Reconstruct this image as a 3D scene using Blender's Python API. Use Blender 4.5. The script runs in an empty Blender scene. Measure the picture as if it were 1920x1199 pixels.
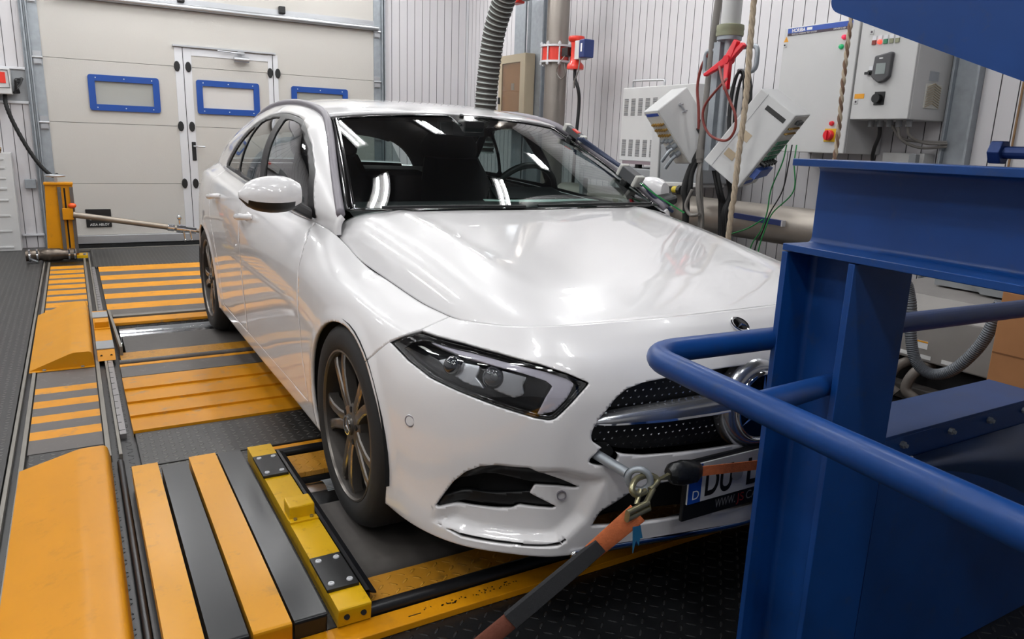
import bpy, bmesh, math, random
import numpy as np
from mathutils import Matrix, Vector
random.seed(7)
SC = bpy.context.scene
COL = SC.collection

# ---------------------------------------------------------------- camera, world, lights, exposure
def make_camera():
    f, az, pi_, ro = 1394.2, math.radians(30.514), math.radians(13.422), math.radians(-1.983)
    fw = Vector((math.sin(az)*math.cos(pi_), math.cos(az)*math.cos(pi_), -math.sin(pi_)))
    rt = Vector((math.cos(az), -math.sin(az), 0)); dn = fw.cross(rt)
    r2 = rt*math.cos(ro)+dn*math.sin(ro); d2 = dn*math.cos(ro)-rt*math.sin(ro)
    cam = bpy.data.cameras.new('camera'); o = bpy.data.objects.new('camera', cam); COL.objects.link(o)
    m = Matrix.Identity(4)
    for i in range(3):
        m[i][0] = r2[i]; m[i][1] = -d2[i]; m[i][2] = -fw[i]
    m[0][3], m[1][3], m[2][3] = -1.5574, -2.1653, 1.2158
    o.matrix_world = m
    cam.sensor_width = 36; cam.lens = 36*f/1920; cam.clip_start = 0.02; cam.clip_end = 60
    SC.camera = o
make_camera()
w = bpy.data.worlds.new('world'); SC.world = w; w.use_nodes = True
w.node_tree.nodes['Background'].inputs[0].default_value = (0.8, 0.85, 0.9, 1)
w.node_tree.nodes['Background'].inputs[1].default_value = 0.05
SC.view_settings.view_transform = 'Standard'; SC.view_settings.look = 'None'
SC.view_settings.exposure = 0.0; SC.view_settings.gamma = 1.0; SC.view_settings.use_curve_mapping = False
CEIL = 3.62
LIGHT_W = 10.5
TUBE_E = 36.0
FIXTURES_AND_FILL = [(-.17, 1.50), (-.17, 2.95), (-.17, 4.5), (-.17, 5.9), (1.24, .95), (1.03, 3.25), (1.15, 4.9), (1.15, 6.2), (-1.05, 5.15), (-1.05, 6.2), (-1.3, 3.4),
            (-2.4, 5.9), (-2.4, 4.6), (-2.4, 3.2), (-2.6, .9), (-2.4, -1.4), (2.1, 5.6), (2.1, 4.2), (2.25, 2.2), (2.25, .4), (-3.8, 4.6), (-3.8, 2.2), (-1.3, -.9), (-2.4, -3.0), (-3.8, -2.4), (-1.1, -2.9), (-2.4, -4.4), (-1.1, -4.4), (-.25, -1.55), (-3.8, -.4), (-3.9, .9)]  # last entries, in front and left, are fill added to brighten bumper, side, rail
for (x, y) in FIXTURES_AND_FILL:
    for dx in (-.04, .04):
        l = bpy.data.lights.new('tube_and_fill_light', 'AREA'); l.shape = 'RECTANGLE'; l.size = 0.022; l.size_y = 0.56
        l.energy = LIGHT_W/2; l.color = (0.965, 0.985, 1.0)
        o = bpy.data.objects.new('tube_and_fill_light', l); COL.objects.link(o); o.location = (x+dx, y, CEIL-0.095)

# ---------------------------------------------------------------- geometry helpers
def V3(*a): return np.array(a, float)
def nrm(v):
    v = np.asarray(v, float); return v/(np.linalg.norm(v)+1e-12)
def frame(d):
    d = nrm(d); a = V3(0, 0, 1) if abs(d[2]) < 0.9 else V3(1, 0, 0)
    u = nrm(np.cross(a, d)); return u, np.cross(d, u), d
class G:
    def __init__(s): s.v = []; s.f = []; s.m = []
    def add(s, v, f, m=0):
        n = len(s.v); s.v += [tuple(map(float, p)) for p in v]
        for q in f: s.f.append([i+n for i in q]); s.m.append(m)
        return s
    def box(s, lo, hi, m=0):
        x0, y0, z0 = lo; x1, y1, z1 = hi
        return s.add([(x0,y0,z0),(x1,y0,z0),(x1,y1,z0),(x0,y1,z0),(x0,y0,z1),(x1,y0,z1),(x1,y1,z1),(x0,y1,z1)],
              [(0,3,2,1),(4,5,6,7),(0,1,5,4),(1,2,6,5),(2,3,7,6),(3,0,4,7)], m)
    def obox(s, o, e1, e2, e3, m=0):
        o, e1, e2, e3 = [np.asarray(a, float) for a in (o, e1, e2, e3)]
        p = [o, o+e1, o+e1+e2, o+e2]; p += [q+e3 for q in p]
        fs = [(0,3,2,1),(4,5,6,7),(0,1,5,4),(1,2,6,5),(2,3,7,6),(3,0,4,7)]
        if np.dot(np.cross(e1, e2), e3) < 0: fs = [f[::-1] for f in fs]
        return s.add(p, fs, m)
    def cbox(s, c, size, m=0, rz=0.0):
        h = np.array(size)/2; ca, sa = math.cos(rz), math.sin(rz)
        ex = V3(ca, sa, 0)*size[0]; ey = V3(-sa, ca, 0)*size[1]; ez = V3(0, 0, size[2])
        return s.obox(np.array(c)-ex/2-ey/2-ez/2, ex, ey, ez, m)
    def cyl(s, p0, p1, r, n=16, m=0, r2=None, caps=True):
        p0 = np.asarray(p0, float); p1 = np.asarray(p1, float); r2 = r if r2 is None else r2
        u, v, d = frame(p1-p0); a = [2*math.pi*i/n for i in range(n)]
        vs = [p0+r*(math.cos(t)*u+math.sin(t)*v) for t in a]+[p1+r2*(math.cos(t)*u+math.sin(t)*v) for t in a]
        fs = [(i, (i+1) % n, n+(i+1) % n, n+i) for i in range(n)]
        if caps: fs += [tuple(range(n-1, -1, -1)), tuple(range(n, 2*n))]
        return s.add(vs, fs, m)
    def tube(s, pts, r, n=10, m=0, closed=False, caps=True):
        P = [np.asarray(p, float) for p in pts]; k = len(P); rr = r if hasattr(r, '__len__') else [r]*k
        T = []
        for i in range(k):
            a = P[(i-1) % k] if (i > 0 or closed) else P[i]; b = P[(i+1) % k] if (i < k-1 or closed) else P[i]
            T.append(nrm(b-a))
        u, v, _ = frame(T[0]); vs = []
        for i in range(k):
            u = nrm(u-np.dot(u, T[i])*T[i]); v = np.cross(T[i], u)
            vs += [P[i]+rr[i]*(math.cos(2*math.pi*j/n)*u+math.sin(2*math.pi*j/n)*v) for j in range(n)]
        fs = []
        for i in range(k if closed else k-1):
            a, b = i*n, ((i+1) % k)*n
            fs += [(a+j, a+(j+1) % n, b+(j+1) % n, b+j) for j in range(n)]
        if caps and not closed: fs += [tuple(range(n-1, -1, -1)), tuple(range((k-1)*n, k*n))]
        return s.add(vs, fs, m)
    def lathe(s, prof, o, axis, n=32, m=0, ms=None):
        o = np.asarray(o, float); u, v, d = frame(axis); k = len(prof); vs = []
        for (r, h) in prof:
            vs += [o+d*h+r*(math.cos(2*math.pi*j/n)*u+math.sin(2*math.pi*j/n)*v) for j in range(n)]
        for i in range(k-1):
            fs = [(i*n+j, i*n+(j+1) % n, (i+1)*n+(j+1) % n, (i+1)*n+j) for j in range(n)]
            if i == 0: s.add(vs, fs, ms[0] if ms else m); base = len(s.v)-len(vs)
            else:
                for q in fs: s.f.append([x+base for x in q]); s.m.append(ms[i] if ms else m)
        return s
    def prism(s, poly, vec, m=0, mcap=None):
        P = [np.asarray(p, float) for p in poly]; n = len(P); vec = np.asarray(vec, float)
        nn = sum(np.cross(P[i]-P[0], P[i+1]-P[0]) for i in range(1, n-1))
        if np.dot(nn, vec) < 0: P = P[::-1]
        vs = P+[p+vec for p in P]
        s.add(vs, [(i, (i+1) % n, n+(i+1) % n, n+i) for i in range(n)]+[tuple(range(n-1, -1, -1))], m)
        b = len(s.v)-2*n; s.f.append([b+n+i for i in range(n)]); s.m.append(m if mcap is None else mcap)
        return s
    def ball(s, c, r, m=0, nu=16, nv=10, sc=(1, 1, 1)):
        c = np.asarray(c, float); vs = [c+V3(0, 0, r*sc[2])]; 
        for i in range(1, nv):
            t = math.pi*i/nv
            vs += [c+V3(r*sc[0]*math.sin(t)*math.cos(2*math.pi*j/nu), r*sc[1]*math.sin(t)*math.sin(2*math.pi*j/nu), r*sc[2]*math.cos(t)) for j in range(nu)]
        vs.append(c-V3(0, 0, r*sc[2])); fs = [(0, 1+j, 1+(j+1) % nu) for j in range(nu)]
        for i in range(nv-2):
            a = 1+i*nu; b = a+nu; fs += [(a+j, b+j, b+(j+1) % nu, a+(j+1) % nu) for j in range(nu)]
        a = 1+(nv-2)*nu; fs += [(a+j, len(vs)-1, a+(j+1) % nu) for j in range(nu)]
        return s.add(vs, fs, m)
    def hexbolt(s, c, d, r, h, m=0):
        d = nrm(d); return s.cyl(c, np.asarray(c, float)+d*h, r, 6, m)
def cr(pts, n=8, closed=False):
    """Catmull-Rom curve through points"""
    P = [np.asarray(p, float) for p in pts]; k = len(P); out = []
    for i in range(k if closed else k-1):
        p1, p2 = P[i], P[(i+1) % k]
        p0 = P[i-1] if (i > 0 or closed) else 2*p1-p2
        p3 = P[(i+2) % k] if (i+2 < k or closed) else 2*p2-p1
        for j in range(n):
            t = j/n
            out.append(0.5*((2*p1)+(p2-p0)*t+(2*p0-5*p1+4*p2-p3)*t*t+(3*p1-p0-3*p2+p3)*t**3))
    if not closed: out.append(P[-1])
    return out
def fillet(pts, r, n=6):
    """round the corners of a polyline"""
    P = [np.asarray(p, float) for p in pts]; out = [P[0]]
    for i in range(1, len(P)-1):
        a, b, c = P[i-1], P[i], P[i+1]; d1 = nrm(a-b); d2 = nrm(c-b)
        rr = min(r, 0.45*np.linalg.norm(a-b), 0.45*np.linalg.norm(c-b))
        for j in range(n+1):
            t = j/n; p0 = b+d1*rr; p2 = b+d2*rr
            out.append((1-t)**2*p0+2*t*(1-t)*b+t*t*p2)
    return out+[P[-1]]

ROOTLOC = {}
def obj(name, g, mats, parent=None, smooth=None, bevel=0.0, solid=0.0, seg=2, weld=0.0, inner=None):
    me = bpy.data.meshes.new(name); me.from_pydata(g.v, [], g.f); me.update()
    if weld:
        bm = bmesh.new(); bm.from_mesh(me); bmesh.ops.remove_doubles(bm, verts=bm.verts, dist=weld); bm.to_mesh(me); bm.free()
    if not isinstance(mats, (list, tuple)): mats = [mats]
    for m in mats: me.materials.append(m)
    if len(mats) > 1: me.polygons.foreach_set('material_index', np.array(g.m, dtype=np.int32))
    if smooth is not None:
        me.polygons.foreach_set('use_smooth', np.ones(len(me.polygons), dtype=bool))
        if smooth < 179: me.set_sharp_from_angle(angle=math.radians(smooth))
    o = bpy.data.objects.new(name, me); COL.objects.link(o)
    if parent is not None:
        o.parent = parent; t = ROOTLOC.get(parent.name, Vector((0, 0, 0))) if parent.parent is None else Vector((0, 0, 0))
        o.matrix_parent_inverse = Matrix.Translation(-t)
    if solid:
        md = o.modifiers.new('solid', 'SOLIDIFY'); md.thickness = abs(solid);
        if inner: me.materials.append(inner); md.material_offset = len(mats)
        md.offset = -1 if solid > 0 else 1
    if bevel:
        md = o.modifiers.new('bevel', 'BEVEL'); md.width = bevel; md.segments = seg; md.limit_method = 'ANGLE'; md.angle_limit = math.radians(40)
        md.harden_normals = False
    return o
def tag(o, label, cat, group=None):
    o['label'] = label; o['category'] = cat
    if group: o['group'] = group
    return o
def thing(name, label, cat, loc=(0, 0, 0), group=None):
    o = bpy.data.objects.new(name, None); COL.objects.link(o); o.location = loc; o.empty_display_size = 0.1
    ROOTLOC[o.name] = Vector(loc); return tag(o, label, cat, group)
def struct(o):
    o['kind'] = 'structure'; return o
def kids(o): return [c for c in bpy.data.objects if c.parent == o]
def dup(root, d, label, group=None):
    """copy a thing with its parts and sub-parts, moved by d"""
    def cp(o, par):
        c = o.copy(); COL.objects.link(c)
        if par is not None: c.parent = par
        for ch in kids(o):
            if ch is not c: cp(ch, c)
        return c
    c = cp(root, None); c.location = Vector(root.location)+Vector(d); c['label'] = label
    ROOTLOC[c.name] = ROOTLOC.get(root.name, Vector((0, 0, 0)))+Vector(d)
    if group: c['group'] = group
    return c

# ---------------------------------------------------------------- materials
def hx(s):
    s = s.lstrip('#'); c = [int(s[i:i+2], 16)/255 for i in (0, 2, 4)]
    return tuple((x/12.92 if x <= 0.04045 else ((x+0.055)/1.055)**2.4) for x in c)+(1,)
class X:
    """a tiny expression layer over shader math nodes"""
    def __init__(s, nt, k): s.nt = nt; s.k = k
    def op(s, o, *a):
        n = s.nt.nodes.new('ShaderNodeMath'); n.operation = o
        for i, q in enumerate((s,)+a):
            if isinstance(q, X): s.nt.links.new(q.k, n.inputs[i])
            else: n.inputs[i].default_value = q
        return X(s.nt, n.outputs[0])
    def __add__(s, b): return s.op('ADD', b)
    def __sub__(s, b): return s.op('SUBTRACT', b)
    def __mul__(s, b): return s.op('MULTIPLY', b)
    def __truediv__(s, b): return s.op('DIVIDE', b)
    def smooth(s, a, b):
        n = s.nt.nodes.new('ShaderNodeMapRange'); n.interpolation_type = 'SMOOTHSTEP'
        s.nt.links.new(s.k, n.inputs[0]); n.inputs[1].default_value = a; n.inputs[2].default_value = b; return X(s.nt, n.outputs[0])
MC = {}
def mat(name, col, rough=0.5, metal=0.0, coat=0.0, var=0.0, vscale=6.0, dirt=None, dscale=9.0, damt=0.5, bump=0.0, bscale=200.0, emit=0.0, spec=0.5, alpha=1.0, crough=0.03):
    if name in MC: return MC[name]
    m = bpy.data.materials.new(name); m.use_nodes = True; nt = m.node_tree; b = nt.nodes['Principled BSDF']
    c = hx(col) if isinstance(col, str) else col
    b.inputs['Base Color'].default_value = c; b.inputs['Roughness'].default_value = rough; b.inputs['Metallic'].default_value = metal
    b.inputs['Coat Weight'].default_value = coat; b.inputs['Coat Roughness'].default_value = crough; b.inputs['Specular IOR Level'].default_value = spec
    b.inputs['Alpha'].default_value = alpha
    if emit:
        b.inputs['Emission Color'].default_value = c; b.inputs['Emission Strength'].default_value = emit
    tc = nt.nodes.new('ShaderNodeTexCoord') if (var or dirt or bump) else None
    def noise(sc, det=3.0):
        n = nt.nodes.new('ShaderNodeTexNoise'); n.inputs['Scale'].default_value = sc; n.inputs['Detail'].default_value = det
        nt.links.new(tc.outputs['Object'], n.inputs['Vector']); return n
    out = None
    if var:
        n = noise(vscale); mr = nt.nodes.new('ShaderNodeMapRange'); mr.inputs[1].default_value = 0.25; mr.inputs[2].default_value = 0.75
        mr.inputs[3].default_value = 1-var; mr.inputs[4].default_value = 1+var; nt.links.new(n.outputs[0], mr.inputs[0])
        h = nt.nodes.new('ShaderNodeHueSaturation'); h.inputs['Color'].default_value = c; nt.links.new(mr.outputs[0], h.inputs['Value']); out = h.outputs[0]
    if dirt:
        n = noise(dscale, 8.0); n.inputs['Roughness'].default_value = 0.72
        mr = nt.nodes.new('ShaderNodeMapRange'); mr.inputs[1].default_value = 0.56; mr.inputs[2].default_value = 0.68; mr.inputs[4].default_value = damt
        nt.links.new(n.outputs[0], mr.inputs[0]); mx = nt.nodes.new('ShaderNodeMix'); mx.data_type = 'RGBA'
        nt.links.new(mr.outputs[0], mx.inputs[0]); mx.inputs[6].default_value = c; mx.inputs[7].default_value = hx(dirt)
        if out is not None: nt.links.new(out, mx.inputs[6])
        out = mx.outputs[2]
    if out is not None: nt.links.new(out, b.inputs['Base Color'])
    if bump:
        n = noise(bscale, 2.0); bp = nt.nodes.new('ShaderNodeBump'); bp.inputs['Strength'].default_value = bump; bp.inputs['Distance'].default_value = 0.002
        nt.links.new(n.outputs[0], bp.inputs['Height']); nt.links.new(bp.outputs[0], b.inputs['Normal'])
    MC[name] = m; return m
def tread(name, col, lug, pitch=0.034, rough=0.45, metal=0.0, depth=0.004, dirt=None):
    """chequer plate: raised lozenges alternately turned"""
    m = mat(name, col, rough, metal, var=0.12, vscale=3.0, dirt=dirt, dscale=14, damt=0.6); nt = m.node_tree; b = nt.nodes['Principled BSDF']
    tc = nt.nodes.new('ShaderNodeTexCoord'); sp = nt.nodes.new('ShaderNodeSeparateXYZ'); nt.links.new(tc.outputs['Object'], sp.inputs[0])
    x = X(nt, sp.outputs[0])/pitch; y = X(nt, sp.outputs[1])/pitch
    par = (x.op('FLOOR')+y.op('FLOOR')).op('PINGPONG', 1.0)
    lx = x.op('FRACT')-0.5; ly = y.op('FRACT')-0.5
    u = (lx+ly)*0.7071; v = (lx-ly)*0.7071
    uu = u+(v-u)*par; vv = v+(u-v)*par
    d = (uu/0.40).op('POWER', 2.0)+(vv/0.12).op('POWER', 2.0)
    h = d.smooth(1.0, 0.35)
    bp = nt.nodes.new('ShaderNodeBump'); bp.inputs['Strength'].default_value = 1.0; bp.inputs['Distance'].default_value = depth
    nt.links.new(h.k, bp.inputs['Height']); nt.links.new(bp.outputs[0], b.inputs['Normal'])
    src = b.inputs['Base Color'].links[0].from_socket
    mx = nt.nodes.new('ShaderNodeMix'); mx.data_type = 'RGBA'; nt.links.new(h.k, mx.inputs[0]); nt.links.new(src, mx.inputs[6]); mx.inputs[7].default_value = hx(lug)
    nt.links.new(mx.outputs[2], b.inputs['Base Color']); return m
def glass(name, tint, refl=1.0, rough=0.0):
    m = bpy.data.materials.new(name); m.use_nodes = True; nt = m.node_tree; nt.nodes.clear()
    o = nt.nodes.new('ShaderNodeOutputMaterial'); mx = nt.nodes.new('ShaderNodeMixShader'); t = nt.nodes.new('ShaderNodeBsdfTransparent'); g = nt.nodes.new('ShaderNodeBsdfGlossy')
    ge = nt.nodes.new('ShaderNodeNewGeometry'); vm = nt.nodes.new('ShaderNodeVectorMath'); vm.operation = 'DOT_PRODUCT'
    nt.links.new(ge.outputs['Normal'], vm.inputs[0]); nt.links.new(ge.outputs['Incoming'], vm.inputs[1])
    c_ = X(nt, vm.outputs['Value']).op('ABSOLUTE'); fk = (c_*-1.0+1.0).op('POWER', 5.0)*0.93+0.07
    t.inputs[0].default_value = tint+(1,); g.inputs['Roughness'].default_value = rough; g.inputs[0].default_value = (refl, refl, refl, 1)
    nt.links.new(fk.k, mx.inputs[0]); nt.links.new(t.outputs[0], mx.inputs[1]); nt.links.new(g.outputs[0], mx.inputs[2]); nt.links.new(mx.outputs[0], o.inputs[0]); return m
M = dict(
 wall=mat('wall_panel', '#c6c4c7', 0.5), groove=mat('panel_groove', '#6f6d70', 0.7), ceil=mat('ceiling_paint', '#46464a', 0.8), wallf=mat('grey_wall', '#c4c4c6', 0.7), floor=tread('black_tread', '#17181a', '#2b2c2e', 0.036, 0.35, 0.0, 0.005),
 tread_g=tread('grey_tread', '#353433', '#6c6a67', 0.034, 0.4, 0.3, 0.004), tread_o=tread('orange_tread', '#b07a20', '#c08a2c', 0.036, 0.42, 0.0, 0.004, dirt='#4a3a20'),
 doorp=mat('door_panel', '#b5b2ad', 0.55, bump=0.35, bscale=90), alu=mat('aluminium', '#b9bbbf', 0.35, 0.75), alu_w=mat('aluminium_pale', '#cfd0d4', 0.45, 0.25), steel=mat('galvanised', '#9aa0a6', 0.45, 0.5, var=0.1, vscale=20),
 dark=mat('dark_gap', '#08080a', 0.9), black=mat('black_plastic', '#111214', 0.45), rubber=mat('black_rubber', '#141415', 0.7, bump=0.3, bscale=60),
 blueframe=mat('blue_window_frame', '#12428f', 0.4), frost=mat('frosted_pane', '#9a9b97', 0.25, var=0.05, vscale=2), frost2=mat('frosted_pane_bright', '#c3c0bd', 0.3),
 yel=mat('orange_paint', '#cc880d', 0.42, coat=0.04, var=0.04, vscale=5, dirt='#a06f22', dscale=11, damt=0.35, crough=0.2, spec=0.25), yelb=mat('orange_slat_paint', '#d08f12', 0.4, coat=0.09, var=0.05, vscale=5, dirt='#7d6640', dscale=14, damt=0.35, crough=0.2, spec=0.25), yelw=mat('orange_paint_worn', '#cf8a17', 0.48, spec=0.25, var=0.1, vscale=9, dirt='#7a7062', dscale=16, damt=0.75),
 yel2=mat('yellow_paint', '#cfa20c', 0.42, spec=0.25, coat=0.1, var=0.06, dirt='#5a4a1c', dscale=22, damt=0.55, crough=0.15), blk=mat('black_paint', '#17181b', 0.34, spec=0.35, coat=0.12, var=0.1, vscale=4, crough=0.2),
 strip=mat('dark_grey_paint', '#585350', 0.5, 0.1, var=0.1, vscale=8, dirt='#8a8580', dscale=20, damt=0.4), railm=mat('rail_steel', '#817d76', 0.45, 0.5, var=0.1), railg=mat('scale_strip', '#8d8a8a', 0.4, 0.6),
 chrome=mat('chrome', '#e4e6ea', 0.07, 1.0), roll=mat('polished_roller', '#d9d9dc', 0.16, 1.0), belt=mat('grey_belt', '#4f4b48', 0.6, var=0.08, vscale=30),
 white=mat('white_car_paint', '#e6e4e5', 0.3, coat=1.0, crough=0.02), frit=mat('black_frit', '#050506', 0.12, coat=0.5), surround=mat('black_window_frame', '#0a0a0b', 0.4, spec=0.3), trimg=mat('grey_trim', '#77727a', 0.45), tyre=mat('tyre_rubber', '#1d1c1c', 0.75, bump=0.2, bscale=150),
 rim=mat('dark_grey_alloy', '#6a6560', 0.3, 0.7), rimd=mat('machined_alloy', '#b0aba5', 0.22, 0.9), brake=mat('brake_disc', '#3a3836', 0.4, 0.8), inside=mat('cabin_dark', '#1c1c1e', 0.8), seat=mat('seat_fabric', '#252426', 0.9), hlin=mat('lamp_housing', '#1a1b1f', 0.25, 0.2),
 silver=mat('satin_silver', '#c3c5c9', 0.22, 0.9), drl=mat('light_guide', '#bdb9c4', 0.2, 0.0, coat=1.0), lens=mat('lamp_lens', '#b4b6ba', 0.28, 0.7), proj=mat('projector_glass', '#2c2e33', 0.04, 0.0, coat=1.0), barrel=mat('rim_barrel', '#383431', 0.45, 0.6), plate=mat('plate_white', '#cfcfcf', 0.4), platebl=mat('plate_blue', '#12429a', 0.4), text=mat('black_letter', '#0c0c0c', 0.5), textw=mat('white_letter', '#e4e4e4', 0.5), textg=mat('grey_letter', '#9a9a9a', 0.5), red_l=mat('red_letter', '#a03030', 0.5),
 blue=mat('blue_machine_paint', '#0b3a78', 0.42, spec=0.3, coat=0.08, var=0.12, vscale=7, dirt='#3a4048', dscale=17, damt=0.25, crough=0.2), strap=mat('orange_webbing', '#c2683c', 0.85, var=0.15, vscale=70, bump=0.6, bscale=300), sleeve=mat('black_webbing', '#26272a', 0.8, bump=0.5, bscale=400), zinc=mat('yellow_zinc', '#9c9678', 0.3, 0.8), tape=mat('black_tape', '#17181a', 0.35, bump=0.8, bscale=60), bluetape=mat('blue_tape', '#1b5f86', 0.6),
 grey=mat('light_grey_enamel', '#c2c2c2', 0.45, var=0.02), greyd=mat('mid_grey_enamel', '#8c8f92', 0.5), beige=mat('beige_enamel', '#a89c86', 0.5), brown=mat('brown_board', '#96714c', 0.6, var=0.1), carton=mat('cardboard', '#a9754a', 0.8, var=0.05, vscale=12), duct=mat('dull_steel_duct', '#a69e95', 0.42, 0.55, var=0.07, vscale=5), ductd=mat('brushed_pipe', '#8d8680', 0.35, 0.7, var=0.07, vscale=5),
 red=mat('red_enamel', '#d6301f', 0.4, coat=0.3), redp=mat('red_plastic', '#dd2030', 0.35), navy=mat('navy_enamel', '#1b2e66', 0.4), hose=mat('dark_hose_fabric', '#3c3a38', 0.8, var=0.2, vscale=40), hosew=mat('hose_wire', '#a9b0ad', 0.4, 0.4), rope=mat('rope_fibre', '#b5a590', 0.9, var=0.1, vscale=80), cable=mat('black_cable', '#18181a', 0.5), cableg=mat('grey_cable', '#77736f', 0.55), cabler=mat('red_brown_cable', '#7a2d26', 0.5), cablegr=mat('green_cable', '#1f8a45', 0.5), olive=mat('khaki_fitting', '#8f9178', 0.6), tan=mat('tan_label', '#b09f86', 0.7), orangelab=mat('orange_label', '#e09a1e', 0.5), horb=mat('header_blue', '#1f4aa5', 0.4), maroon=mat('header_maroon', '#3a2b3a', 0.5),
 lampr=mat('lit_red_lamp', '#ff5040', 0.3, emit=1.2), lampg=mat('green_lamp', '#10a060', 0.3, emit=0.25), lampp=mat('red_lamp', '#e02a50', 0.3, emit=0.35), tube=mat('fluorescent_tube', '#fffdf8', 0.5, emit=TUBE_E), paper=mat('pale_paper', '#dcefe8', 0.7), gold=mat('brass_pin', '#a5823f', 0.4, 0.5), greenc=mat('green_socket', '#2c7a58', 0.5), bluec=mat('blue_plug', '#1f4a9c', 0.5), sensor=mat('grey_plastic', '#c9c8c2', 0.5), rubg=mat('corrugated_grey', '#60646a', 0.45, 0.2),
)
GLASS_W = glass('windscreen_glass', (0.62, 0.72, 0.70)); GLASS_S = glass('side_glass', (0.45, 0.5, 0.5)); GLASS_C = glass('clear_cover', (0.93, 0.94, 0.95)); GLASS_B = glass('tinted_pane', (0.9, 0.86, 0.8))
_dg = None
def text(parent, name, s, o, ex, ey, size, m, depth=0.001, width=None, align='LEFT', bold=0.0):
    """lettering as a mesh part; o = baseline start, ex / ey = writing direction and up"""
    cu = bpy.data.curves.new('t', 'FONT'); cu.body = s; cu.size = size; cu.extrude = 0; cu.offset = bold*size; cu.align_x = align
    t = bpy.data.objects.new('t', cu); COL.objects.link(t); bpy.context.view_layer.update()
    me = t.to_mesh(); vs = [tuple(v.co) for v in me.vertices]; fs = [list(p.vertices) for p in me.polygons]
    t.to_mesh_clear(); bpy.data.objects.remove(t); bpy.data.curves.remove(cu)
    if not vs: return None
    k = 1.0
    if width: 
        xs = [v[0] for v in vs]; k = width/(max(xs)-min(xs)+1e-9)
    o = np.asarray(o, float); ex = nrm(ex); ey = nrm(ey); n = np.cross(ex, ey); g = G()
    g.add([o+ex*v[0]*k+ey*v[1]+n*depth for v in vs], fs); return obj(name, g, m, parent)
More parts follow.
